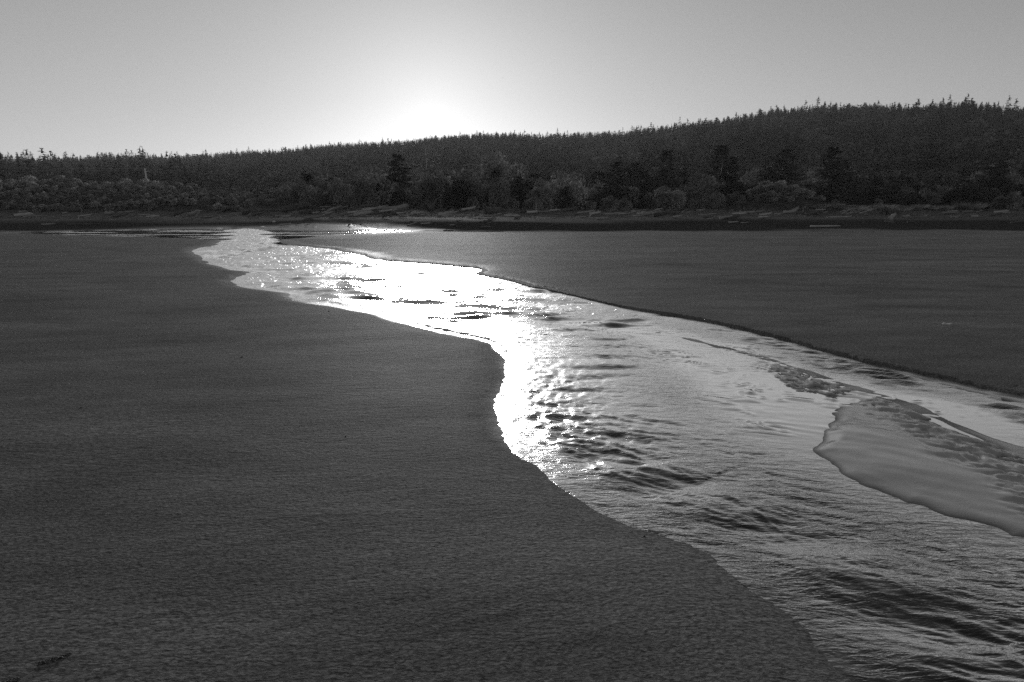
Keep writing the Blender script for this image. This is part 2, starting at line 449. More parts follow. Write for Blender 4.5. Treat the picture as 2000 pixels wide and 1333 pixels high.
    # a few thin bars lying in the far bends
    fb = noise(x * .55 + 1.3, y * .28, 81) * sstep(9, 13, y)
    zf = WL - .03 + .045 * sstep(.5, .8, fb) * (s < -.2)
    bars = np.maximum.reduce([zb, zr, zl, ze, zi, zf])
    isb = (bars > zz) & (s < .06)
    zz = np.where(isb, bars, zz)
    z[near] += zz
    wn = (1 - sstep(.02, .26 + .9 * far, s + (.14 + .08 * far) * noise(x * .8, y * .8, 83) - .3 * far)) * (1 - .8 * cut)
    wn = np.maximum(wn, .75 * (1 - sstep(0, 5, s)) * sstep(10, 22, y) * (1 - .9 * isr) * (.6 + .5 * noise(x * .4, y * .2, 85)))
    wet[near] = np.clip(np.maximum(wn, isb * .6), 0, 1); bar[near] = isb * sstep(WL - .003, WL + .016, zz); sdm[near] = s
    g = gravel[near]; g = g * sstep(-.5, .5, s); gravel[near] = g
    return z.reshape(sh), wet, gravel, bar, sdm.reshape(sh)

def ground_z(x, y):
    return float(upland(np.array([float(x)]), np.array([float(y)]))[0])

def polar_rows():
    ph = list(np.arange(62, 42, -1.2)) + list(np.arange(42, 24, -.1)) + list(np.arange(24, 9, -.06)) + list(np.arange(9, 3.2, -.09)) + list(np.arange(3.2, 1.25, -.03)) + list(np.arange(1.25, .62, -.012))
    r = CAM_H / np.tan(np.radians(ph))
    return np.concatenate([[.03, .3, .6], r, np.geomspace(r[-1] * 1.02, 6000, 40)])
def polar_cols(front=.094):
    f = np.arange(-41, 41.001, front)
    e = 41 + np.cumsum(np.linspace(.3, 5.6, 46)); e = e * 1.0
    e = 41 + (e - 41) / (e[-1] - 41) * 138.5
    return np.radians(np.concatenate([-e[::-1], f, e]))

rr = polar_rows(); aa = polar_cols()
RRm, AAm = np.meshgrid(rr, aa, indexing='ij')
X = RRm * np.sin(AAm); Y = RRm * np.cos(AAm)
Z, wet, gravel, bar, sdm = terrain(X, Y)
nr, nc = X.shape
idx = np.arange(nr * nc).reshape(nr, nc)
q = np.stack([idx[:-1, :-1], idx[1:, :-1], idx[1:, 1:], idx[:-1, 1:]], -1).reshape(-1, 4)
cl = np.stack([idx[:-1, -1], idx[1:, -1], idx[1:, 0], idx[:-1, 0]], -1)       # close behind the camera
V = np.stack([X.ravel(), Y.ravel(), Z.ravel()], -1)
c0 = len(V); V = np.vstack([V, [[0, 0, Z[0, 0]]]])
fan = np.stack([np.full(nc, c0), idx[0], np.roll(idx[0], -1)], -1)
q = q[:, ::-1]; cl = cl[:, ::-1]; fan = fan[:, ::-1]
me = np_mesh('sand', V, [np.vstack([q, cl]), fan], M['sand'], True)
attr(me, 'wet', np.append(wet, 0)); attr(me, 'gravel', np.append(gravel, 0)); attr(me, 'bar', np.append(bar, 0))
tag(add('beach', me), 'grey sand beach with a creek bed winding through it', kind='structure')

# undercut edge of the right bank
def cut_bank():
    m = (RB[:, 1] > 3.6) & (RB[:, 1] < 26)
    P = smooth_line(RB[m], 14); L = np.concatenate([[0], np.cumsum(np.hypot(*np.diff(P, axis=0).T))])
    u = np.arange(0, L[-1], .025); x = np.interp(u, L, P[:, 0]); y = np.interp(u, L, P[:, 1])
    tx = np.gradient(x); ty = np.gradient(y); k = np.hypot(tx, ty); tx /= k; ty /= k
    nx, ny = -ty, tx                                  # towards the sand
    flip = 1 if (nx[0] * 1 + ny[0] * .3) > 0 else -1
    nx *= flip; ny *= flip
    e = np.minimum(sstep(0, 1.2, u), sstep(0, 2.5, L[-1] - u)); wob = .02 * noise(u * 3, u * 0, 91) + .012 * noise(u * 11, u * 0, 93)
    hh = .9 + .35 * noise(u * 1.3, u * 0, 95); far_ = sstep(11, 17, y)
    rows = []
    for off, zz in ((-.015, -.13), (.0, -.045), (.012, -.012), (.03, .0), (.07, .004), (.16, .006), (.28, .005), (.40, -.004), (.55, -.05)):
        o = off + wob * (1 - sstep(.1, .5, np.array(off))); zt_ = zz * hh if zz > -.03 else zz
        rows.append(np.stack([x + nx * o, y + ny * o, zt_ - (1 - e) * .09 - .022 * far_], -1))
    V = np.stack(rows, 1); n, m_ = V.shape[:2]; ix = np.arange(n * m_).reshape(n, m_)
    q = np.stack([ix[:-1, :-1], ix[:-1, 1:], ix[1:, 1:], ix[1:, :-1]], -1).reshape(-1, 4)
    if flip < 0: q = q[:, ::-1]
    tag(add('creek_bank', np_mesh('creek_bank', V.reshape(-1, 3), q, M['sand'], True)), 'low undercut sand edge of the creek', kind='structure')
cut_bank()

# ------------------------------------------------------------------ water sheet with real waves
def water():
    ph = list(np.arange(58, 38, -.5)) + list(np.arange(38, 12, -.085)) + list(np.arange(12, 3.2, -.032)) + list(np.arange(3.2, 1.05, -.02))
    r = CAM_H / np.tan(np.radians(ph)); a = np.concatenate([np.radians(np.arange(-44, 44, .075)), np.radians(np.arange(44.5, 150, 1.5))])
    RR, AA = np.meshgrid(r, a, indexing='ij')
    X = RR * np.sin(AA); Y = RR * np.cos(AA); sh = X.shape
    x = X.ravel(); y = Y.ravel()
    s0 = poly_sd(STREAM, x, y); pl = poly_sd(POOL_L, x, y); pr = poly_sd(POOL_R, x, y)
    s = np.minimum(s0, np.minimum(pl, pr))
    keep = s < .35 + .01 * y
    d, sg, arc = line_d(CENTER, x, y)
    ds_bar = poly_sd(BAR, x, y)
    dl, _, al = line_d(LBx, x, y)
    z = np.zeros_like(x)
    near = 1 - sstep(9, 18, y)
    # oblique chop
    a_ = R(-28); u = x * math.cos(a_) + y * math.sin(a_); v = -x * math.sin(a_) + y * math.cos(a_)
    wx = .25 * noise(u * 1.6, v * 3, 101)
    lee = sstep(0, .5, ds_bar)
    patch = .45 + .75 * sstep(-.3, .5, noise(x * .9, y * .7, 103))
    c1 = 1 - 2 * np.abs(noise(u * 2.6 + wx, v * 8.5 + wx * 2, 105)); c2 = 1 - 2 * np.abs(noise(u * 5.5 - wx, v * 17 + wx, 107))
    z += near * patch * (.25 + .75 * lee) * (.0095 * c1 + .0048 * c2)
    sm = sstep(.8, 2.0, dl + .5 * noise(x * .8, y * .6, 155)) * sstep(4.2, 5.4, y) * (1 - sstep(10, 13, y))
    drb, _, _ = line_d(RBx, x, y); rch = (1 - sstep(.55, .95, drb + .25 * noise(x * 1.3, y * 1.1, 157))) * (1 - sstep(9, 12, y))
    sm = sm * (1 - .75 * rch)
    z *= 1 - .85 * sm
    # standing waves along the inside of the bend
    P = smooth_line(on_plane(*np.array([(955,607),(1040,622),(1130,645),(1185,685),(1190,720),(1150,765),(1120,815),(1150,850),(1210,868)], float).T, WL), 4)
    dp, _, ap = line_d(P, x, y)
    env = np.exp(-(dp / .42) ** 2) * (.55 + .6 * noise(x * 1.6, y * 1.1, 111))
    lam = .30 + .014 * y
    phs = 2 * math.pi * (y / lam + .30 * noise(x * 1.5, y * 1.2, 113) + .12 * x)
    z += np.clip(env, 0, 1) * .017 * (np.sin(phs) + .35 * np.sin(2 * phs + .8) + .25 * noise(x * 9, y * 14, 118))
    # sparse short ripple lines on the smooth sheet, and a livelier right-hand channel
    rl_ = 1 - np.abs(noise(u * .8 + .4 * noise(x * 2, y * 2, 161), v * 8.5 + .5 * noise(x * 3, y * 3, 162), 163)) * 2.2
    msk = sstep(-.2, .35, noise(x * 1.1, y * .9, 165)) * sm
    z += msk * .013 * sstep(.6, 1.0, rl_) * (.8 + .5 * noise(u * 2, v * 5, 166))
    z += rch * sstep(3.2, 4.2, y) * .022 * (noise(u * 1.8 + wx, v * 6.5, 167) + .6 * noise(u * 4, v * 13, 168)) * (.5 + sstep(-.2, .4, noise(x * .9, y * .8, 169)))
    # cellular riffle along the left bank
    P2 = on_plane(*np.array([(1040,720),(1075,760),(1050,800),(1040,850),(1080,890)], float).T, WL)
    d2, _, _ = line_d(P2, x, y)
    z += np.exp(-(d2 / .55) ** 2) * .011 * (noise(x * 6, y * 8, 115) + .6 * noise(x * 13, y * 17, 116))
    # long undulation hugging the near left bank
    e3 = np.exp(-((dl - .42) / .42) ** 2) * (1 - sstep(4.6, 5.6, y)) * (s < .2)
    ph3 = 2 * math.pi * (al / .74 + .16 * noise(x * 1.3, y * 1.3, 117)) - dl * 2.4
    z += e3 * .021 * np.sin(ph3)
    # oblique crest line
    SH = smooth_line(on_plane(*np.array([(1255,888),(1370,945),(1540,1040),(1660,1102),(1780,1165),(2000,1290),(2200,1400)], float).T, WL), 4)
    d4, g4, a4 = line_d(SH, x, y); q4 = d4 * g4 + .012 * noise(a4 * 4, a4 * 0, 119)
    z += (.5 + .7 * noise(a4 * 3, a4 * 0, 120)) * (.0042 * np.exp(-(q4 / .016) ** 2) + .0025 * np.exp(-((q4 - .06) / .02) ** 2) - .002 * np.exp(-((q4 + .045) / .025) ** 2))
    # far braids
    fr = sstep(8, 14, y)
    z += fr * (.02 * (1 - 2 * np.abs(noise(x * 1.1, y * .55, 121))) * (.5 + noise(x * .3, y * .15, 123)))
    efar = np.zeros_like(x)
    for k, P_ in enumerate(([(770,545),(705,552),(672,563),(700,577),(780,588),(860,598)], [(890,596),(960,604),(1040,616),(1100,628)], [(640,512),(700,516),(780,521)], [(425,503),(480,494),(535,482)],
                            [(785,532),(850,535)], [(520,533),(600,538)], [(640,545),(690,541)], [(900,560),(960,566)], [(1010,588),(1090,592)], [(560,500),(640,503)], [(860,575),(930,580)], [(600,566),(660,572)], [(450,520),(520,524)])):
        dd, _, _ = line_d(smooth_line(on_plane(*np.array(P_, float).T, WL), 4), x, y)
        efar = np.maximum(efar, (1.0 if k < 4 else .8) * np.exp(-((dd + .25 * noise(x * 1.5, y * 1.0, 141 + k)) / (.14 + .016 * y)) ** 2))
    efar = np.maximum(efar, .75 * sstep(.1, .45, noise(x * .6, y * .7, 143)) * sstep(8, 11, y)) * sstep(6.5, 9, y)
    lamf = .24 + .012 * y
    phf = 2 * math.pi * (y / lamf + .5 * noise(x * .9, y * .8, 145) + .1 * x)
    tilt = np.clip(R(13.5) - np.arctan(CAM_H / np.maximum(y, .5)), 0, R(5.5)) * .5
    lam2 = .16 + .011 * y
    saw = (y / lam2 + 1.1 * noise(x * 1.3, y * 1.1, 151) + .5 * noise(x * 4, y * 3, 152) + .07 * x) % 1.0
    z += sstep(9.5, 12.5, y) * np.tan(tilt * 1.15) * lam2 * saw * (1 - np.clip(efar, 0, 1))
    z += efar * 1.0 * lamf * .11 * np.sin(phf) * (.7 + .9 * noise(x * 2.2, y * 1.6, 147))
    z *= .25 + .75 * sstep(0.05, -.25, s)
    pool = sstep(-.6, .6, s0 + 1.6 * noise(x * .35, y * .16, 149)) * sstep(28, 36, y)
    calm = np.clip(pool, 0, 1)
    z *= 1 - .97 * calm
    chop = (.22 + .42 * sstep(-.5, .6, noise(x * .7, y * .45, 125))) * (1 - .97 * calm)
    chop *= .35 + .65 * sstep(-.05, .6, ds_bar)
    chop *= (1 - .6 * e3) * (1 - .3 * sstep(8, 12, y))
    chop *= 1 - .85 * sm
    streak = sstep(.15, .5, noise(x * .12, y * .55, 127))
    chop = chop + calm * .45 * streak
    K = keep.reshape(sh)
    idx = np.arange(x.size).reshape(sh)
    fm = K[:-1, :-1] | K[1:, :-1] | K[1:, 1:] | K[:-1, 1:]
    q = np.stack([idx[:-1, :-1], idx[:-1, 1:], idx[1:, 1:], idx[1:, :-1]], -1)[fm]
    used, inv = np.unique(q, return_inverse=True)
    V = np.stack([x, y, z + WL], -1)[used]
    me = np_mesh('water', V, inv.reshape(-1, 4), M['water'], True)
    attr(me, 'chop', chop[used])
    rgh = (.06 + .06 * sstep(2.6, 3.6, y) + .22 * sstep(3.2, 6, y) + .10 * sstep(7, 12, y)) * (1 - .65 * sm) * (1 - calm) * (1 - .8 * np.clip(efar * 1.5, 0, 1)) + .03 * calm
    attr(me, 'rough', rgh[used])
    return tag(add('creek_water', me), 'shallow rippled creek glinting in the low light', kind='structure')
water()

# ------------------------------------------------------------------ wooded hill
ridge_px = [(-1500,330),(-800,322),(-300,312),(0,306),(110,307),(220,300),(340,302),(450,294),(550,291),(600,283),(680,277),(780,272),(860,263),(920,258),(1000,257),(1060,260),(1140,256),(1220,254),(1280,244),(1350,236),(1450,224),(1520,210),(1600,200),(1680,201),(1740,199),(1780,204),(1840,196),(1910,194),(1960,201),(2000,206),(2250,216),(2600,235),(3200,262),(4500,300)]
_rx, _ry, _rz = ray(*np.array(ridge_px, float).T)
R_AZ = np.arctan2(_rx, _ry); R_EL = _rz / np.hypot(_rx, _ry)
def ridge_dist(az): return 1250 - 420 * sstep(R(-12), R(30), az)
def ridge_h(az): return np.interp(az, R_AZ, R_EL) * ridge_dist(az) + CAM_H - 10.5
H0 = 185.0
def hill_h(az, r):
    """slope whose view angle grows steadily up to the ridge line"""
    D = ridge_dist(az); Hh = ridge_h(az)
    t = (r - H0) / (D - H0)
    g = np.where(t < 1, 1 - np.clip(1 - t, 0, 1.2) ** 1.45, 1)
    x = r * np.sin(az); y = r * np.cos(az)
    lump = fbm(x / 150, y / 150, 201, 3) * 11 * sstep(0, .3, t) * (1 - sstep(.6, .85, t))
    h = np.where(t < 1, (Hh - 1.5) / D * r * np.clip(g, 0, 1) + lump, Hh - 1.5 - .35 * Hh * np.clip(t - 1, 0, 9) ** 1.5)
    return 1.3 + np.clip(t * 20, -2, 0) + np.maximum(h, -1)
az = np.radians(np.arange(-80, 80.01, .5)); rh = np.linspace(H0 - 12, 1750, 90)
RH, AH = np.meshgrid(rh, az, indexing='ij')
Vh = np.stack([RH * np.sin(AH), RH * np.cos(AH), hill_h(AH, RH)], -1).reshape(-1, 3)
ih = np.arange(RH.size).reshape(RH.shape)
qh = np.stack([ih[:-1, :-1], ih[:-1, 1:], ih[1:, 1:], ih[1:, :-1]], -1).reshape(-1, 4)
tag(add('hill', np_mesh('hill', Vh, qh, M['soil'], True)), 'long wooded hill rising behind the beach', kind='structure')

def tri_cards(C, D, W, L):
    """triangular leaf cards: root C, direction D, width vector W, length L -> (n,3,3)"""
    tip = C + D * L[:, None]
    return np.stack([C - W, C + W, tip], 1)
def unit(v): return v / (np.linalg.norm(v, axis=-1, keepdims=True) + 1e-9)

def far_conifer(n, rg):
    """ragged conifer of unit height from n cards"""
    h = np.sort(rg.random(n)) ** .9 * .97; th = rg.random(n) * 2 * math.pi
    rad = (1 - h) ** .7 * .23 * (.6 + .7 * rg.random(n)) + .03
    C = np.stack([np.zeros(n), np.zeros(n), h + .03], -1)
    D = unit(np.stack([np.cos(th), np.sin(th), -.35 + .35 * rg.random(n) + .5 * (h > .9)], -1))
    W = np.stack([-np.sin(th), np.cos(th), .5 * (rg.random(n) - .5)], -1) * (rad * .42)[:, None]
    C = C + D * (rad * .1)[:, None]
    tri = tri_cards(C, D, W, rad * 1.15)
    k = 3   # leader
    a = rg.random(k) * 6.28; base = np.stack([np.zeros(k), np.zeros(k), np.full(k, .84)], -1)
    lead = np.stack([base + np.stack([np.cos(a), np.sin(a), 0 * a], -1) * .03, base - np.stack([np.cos(a), np.sin(a), 0 * a], -1) * .03, base + np.array([0, 0, .15])], 1)
    return np.concatenate([tri, lead])
def far_broad(n, rg):
    nl = 5; lc = np.stack([(rg.random(nl) - .5) * .5, (rg.random(nl) - .5) * .5, .42 + .3 * rg.random(nl)], -1); lr = .2 + .14 * rg.random(nl)
    li = rg.integers(0, nl, n); d = unit(rg.normal(size=(n, 3))); d[:, 2] = np.abs(d[:, 2]) * .9 - .1
    C = lc[li] + d * lr[li][:, None] * (.75 + .3 * rg.random(n))[:, None]; C[::4, 2] *= .45
    D = unit(d + rg.normal(size=(n, 3)) * .6); W = unit(np.cross(D, rg.normal(size=(n, 3)))) * .055
    return tri_cards(C - D * .05, D, W, np.full(n, .15))

def forest():
    rg = np.random.default_rng(21)
    con = [far_conifer(52, rg) for _ in range(6)]; bro = [far_broad(66, rg) for _ in range(6)]
    pts = []
    y = H0 + 8
    while y < 1290:
        stp = 6.2 + 5.2 * sstep(200, 1000, np.array(y))
        half = y * math.tan(R(46))
        n = int(2 * half / stp)
        xs = np.linspace(-half, half, n) + rg.normal(size=n) * stp * .35
        ys = y + rg.normal(size=n) * stp * .35
        pts.append(np.stack([xs, ys], -1)); y += float(stp)
    P = np.concatenate(pts); r = np.hypot(P[:, 0], P[:, 1]); a = np.arctan2(P[:, 0], P[:, 1])
    ae = rg.uniform(R(-46), R(46), 1700); re = ridge_dist(ae) * rg.uniform(.92, 1.005, 1700)
    P = np.vstack([P, np.stack([re * np.sin(ae), re * np.cos(ae)], -1)]); r = np.append(r, re); a = np.append(a, ae)
    k = (r < ridge_dist(a) * 1.01) & (r > H0 + 6); P = P[k]; r = r[k]; a = a[k]
    z = hill_h(a, r)
    tri = []
    mix = noise(P[:, 0] / 70, P[:, 1] / 70, 301); mix2 = noise(P[:, 0] / 28, P[:, 1] / 28, 303)
    for i in range(len(P)):
        c = rg.random() < .62 + .7 * mix[i] + .9 * (r[i] > ridge_dist(a[i]) * .92)
        T = (con if c else bro)[rg.integers(0, 6)]
        h = (9 + 7 * rg.random()) if c else (6.5 + 5 * rg.random())
        if r[i] > ridge_dist(a[i]) * .9: h = 6.5 + 4 * rg.random()
        else: h *= .75 + .6 * sstep(-.3, .4, mix2[i])
        if r[i] < 300: h *= .62
        elif r[i] < 450: h *= .8
        th = rg.random() * 6.28; ct, st = math.cos(th), math.sin(th); wd = h * (1.15 if c else 1.2) * (.85 + .4 * rg.random())
        Q = np.empty_like(T)
        Q[..., 0] = (T[..., 0] * ct - T[..., 1] * st) * wd + P[i, 0]
        Q[..., 1] = (T[..., 0] * st + T[..., 1] * ct) * wd + P[i, 1]
        Q[..., 2] = T[..., 2] * h + z[i] - .4
        tri.append(Q)
    T = np.concatenate(tri)
    me = np_mesh('forest', T.reshape(-1, 3), np.arange(len(T) * 3).reshape(-1, 3), M['forest'])
    tag(add('hill_forest', me), 'dense far off mixed wood covering the hillside', 'forest', kind='stuff')
forest()

# skyline conifers one can tell apart
def skyline():
    rg = np.random.default_rng(33)
    var = []
    for k in range(7):
        T = far_conifer(220, rg); T[..., :2] *= .9 + .5 * rg.random()
        T[..., 2] = np.clip(T[..., 2], 0, None)
        t = MB(); t.tube([(0, 0, -.05), (0, 0, .5), (0, 0, .97)], [.022, .014, .004], 5)
        Vt = np.concatenate(t.v); n0 = len(Vt)
        me = np_mesh('skyline_conifer', np.vstack([Vt, T.reshape(-1, 3)]), [np.array(t.f4), np.vstack([np.array(t.f3), n0 + np.arange(len(T) * 3).reshape(-1, 3)])], M['conifer'])
        var.append(me)
    px = -30
    while px < 2040:
        dx, dy, dz = ray(px, 300); a = math.atan2(dx, dy); D = float(ridge_dist(a)) * (.985 + .03 * rg.random())
        z = float(hill_h(np.array(a), np.array(D)))
        h = 7 + 4.5 * rg.random() ** 1.8 + (3 if rg.random() < .05 else 0)
        if 0 < px < 240: h += 3 * rg.random()
        o = add('conifer_tree', var[rg.integers(0, 7)], (D * math.sin(a), D * math.cos(a), z - .3), (0, 0, rg.random() * 6.28), (h * (1.1 + .8 * rg.random()),) * 2 + (h,))
        where = 'low ridge above the dune' if px < 560 else ('middle ridge under the brightest sky' if px < 1230 else 'high round hilltop')
        tag(o, 'small dark conifer on the skyline of the ' + where, 'tree', 'conifers along the skyline, ' + where)
        px += 5.5 + 12 * rg.random()
skyline()

# ------------------------------------------------------------------ shrubs and trees behind the driftwood
def quads_to_mesh(name, Q, mat):
    n = len(Q); return np_mesh(name, Q.reshape(-1, 3), np.arange(n * 4).reshape(-1, 4), mat)
def leaf_quads(C, D, Wd, L):
    """pointed four-sided leaf sprays"""
    Wv = unit(np.cross(D, unit(np.random.default_rng(5).normal(size=D.shape)))) * Wd[:, None]
    m = C + D * (L * .45)[:, None]
    return np.stack([C, m + Wv, C + D * L[:, None], m - Wv], 1)

def make_bush(seed, n=6000, lobes=9, width=1.0, lean=0.0, size=.052, mat='willow', up=.5, flat=1.0):
    rg = np.random.default_rng(seed)
    th = rg.random(lobes) * 6.28; rr_ = np.sqrt(rg.random(lobes)) * .42 * width
    lc = np.stack([rr_ * np.cos(th), rr_ * np.sin(th), .28 + .38 * rg.random(lobes) * (1 - .6 * rr_ / width)], -1); lr = .10 + .17 * rg.random(lobes)
    lc[0] = (0, 0, .72); lr[0] = .25
    li = rg.choice(lobes, n, p=lr ** 2 / (lr ** 2).sum())
    d = unit(rg.normal(size=(n, 3)))
    C = lc[li] + d * (lr[li] * (.8 + .28 * rg.random(n)))[:, None] * np.array([1, 1, flat])
    low = rg.random(n) < .22
    C[low, 2] = rg.random(low.sum()) * .35
    C[:, 2] = np.abs(C[:, 2])
    C[:, 2] = np.minimum(C[:, 2], 1.0)
    D = unit(d * (1 - up) + np.array([0, 0, 1.0]) * up + rg.normal(size=(n, 3)) * .35)
    L = size * (.7 + .8 * rg.random(n))
    Q = leaf_quads(C, D, L * .34, L)
    Q[..., 0] += lean * Q[..., 2] ** 1.3
    cm = quads_to_mesh('crown', Q, M[mat])
    t = MB()
    for k in range(6):
        e = lc[k % lobes]; b = (.12 * math.cos(k * 1.1), .12 * math.sin(k * 1.1), -.03)
        mid = (e[0] * .45 + b[0] * .5 + lean * .15, e[1] * .45, e[2] * .5)
        t.tube([b, mid, (e[0] + lean * e[2] ** 1.3, e[1], e[2] + lr[k % lobes] * .5)], [.022, .016, .006], 5, seed + k, .15)
    return cm, t.mesh('trunk', M['bark'], True)

def make_spruce(seed, n_wh=17, wide=.26, lean=0.0, mat='conifer', dens=1.0, irregular=.35):
    rg = np.random.default_rng(seed); Cs = []; Ds = []; Ls = []
    for i in range(n_wh):
        h = .10 + .88 * (i / (n_wh - 1)) ** .92
        nb = int(rg.integers(5, 9))
        for b in range(nb):
            if rg.random() < .12: continue
            th = rg.random() * 6.28; L = wide * (1 - h) ** .72 * (1 - irregular + 2 * irregular * rg.random()) + .025
            m = max(4, int(26 * dens * L / wide + 4))
            f = rg.random(m); side = (rg.random(m) - .5) * .45 * L * (1 - f * .6)
            droop = -.28 * f ** 1.4 * L + .10 * L * (f > .85)
            C = np.stack([math.cos(th) * f * L - math.sin(th) * side, math.sin(th) * f * L + math.cos(th) * side, h + droop + rg.normal(size=m) * .008 + .25 * L * f * (h > .8)], -1)
            D = unit(np.stack([math.cos(th) + rg.normal(size=m) * .5, math.sin(th) + rg.normal(size=m) * .5, -.25 + rg.normal(size=m) * .35], -1))
            Cs.append(C); Ds.append(D); Ls.append(.045 * (.7 + .7 * rg.random(m)))
    k = 14
    Cs.append(np.stack([rg.normal(size=k) * .006, rg.normal(size=k) * .006, .93 + .05 * rg.random(k)], -1)); Ds.append(unit(np.stack([rg.normal(size=k) * .3, rg.normal(size=k) * .3, np.ones(k)], -1))); Ls.append(np.full(k, .04))
    C = np.concatenate(Cs); D = np.concatenate(Ds); L = np.concatenate(Ls)
    Q = leaf_quads(C, D, L * .36, L); Q[..., 0] += lean * Q[..., 2] ** 1.5
    Q[..., 2] = np.abs(Q[..., 2])
    t = MB(); t.tube([(0, 0, -.03), (lean * .1, 0, .3), (lean * .5, 0, .65), (lean * .95, 0, .97)], [.022, .017, .010, .003], 7, seed, .1)
    return quads_to_mesh('crown', Q, M[mat]), t.mesh('trunk', M['bark'], True)

def make_snag(seed, nb=12, wide=.22, r0=.018):
    rg = random.Random(seed); t = MB()
    bend = [(rg.uniform(-.02, .02), rg.uniform(-.02, .02)) for _ in range(5)]
    P = [(bend[i][0] * i * .5, bend[i][1] * i * .5, -.03 + 1.03 * i / 4) for i in range(5)]
    t.tube(P, [r0, r0 * .85, r0 * .65, r0 * .45, r0 * .15], 7, seed, .12)
    brs = []
    for k in range(nb):
        h = rg.uniform(.3, .95); th = rg.uniform(0, 6.28); L = wide * (1.15 - h) * rg.uniform(.5, 1.3); i = h * 4; a = P[int(i)]; b_ = P[min(int(i) + 1, 4)]; f = i - int(i)
        s = (a[0] + (b_[0] - a[0]) * f, a[1] + (b_[1] - a[1]) * f, h)
        e = (s[0] + L * math.cos(th), s[1] + L * math.sin(th), h + L * rg.uniform(-.2, .5))
        m_ = ((s[0] + e[0]) / 2, (s[1] + e[1]) / 2, (s[2] + e[2]) / 2 + L * .08)
        br = MB(); br.tube([s, m_, e], [r0 * .35, r0 * .25, r0 * .08], 5, k, .1); brs.append(br.mesh('branch', M['snag'], True))
    return [t.mesh('trunk', M['snag'], True)] + brs

BUSH = [make_bush(400 + i, lobes=13 + i % 5, width=1.0 + .25 * (i % 3), lean=(-.1, .08, .18, 0)[i % 4], up=.5, size=.048) for i in range(6)]
SCRUB = [make_bush(430 + i, n=4600, lobes=16, width=1.6, lean=.3, size=.075, mat='scrub', up=.62, flat=.8) for i in range(5)]
DARKB = [make_bush(460 + i, lobes=11, width=.9, mat='conifer', up=.3, size=.06) for i in range(4)]
SPRUCE = [make_spruce(500 + i, wide=.24 + .05 * (i % 3), lean=.05 * (i % 2)) for i in range(6)]
SNAG = [make_snag(600, 12, .30), make_snag(601, 7, .14), make_snag(602, 22, .55, .013)]

def plant(name, pair, px, ytop, Yd, wfac=1.0, label='', cat='', group=None, rot=None, hmin=.8, names=('crown', 'trunk')):
    x, zt = at_depth(px, ytop, Yd)
    r = math.hypot(x, Yd)
    zb = ground_z(x, Yd)
    if r > H0 - 10: zb = max(zb, float(hill_h(np.array(math.atan2(x, Yd)), np.array(r))))
    h = max(zt - zb, hmin)
    e = bpy.data.objects.new(name, None); COL.objects.link(e); e.empty_display_size = .3
    e.location = (x, Yd, zb - .03); e.rotation_euler = (0, 0, random.uniform(-.5, .5) if rot is None else rot)
    e.scale = (h * wfac, h * wfac, h)
    tag(e, label, cat, group)
    for nm, me in zip(names, pair): add(nm, me, parent=e)
    return e

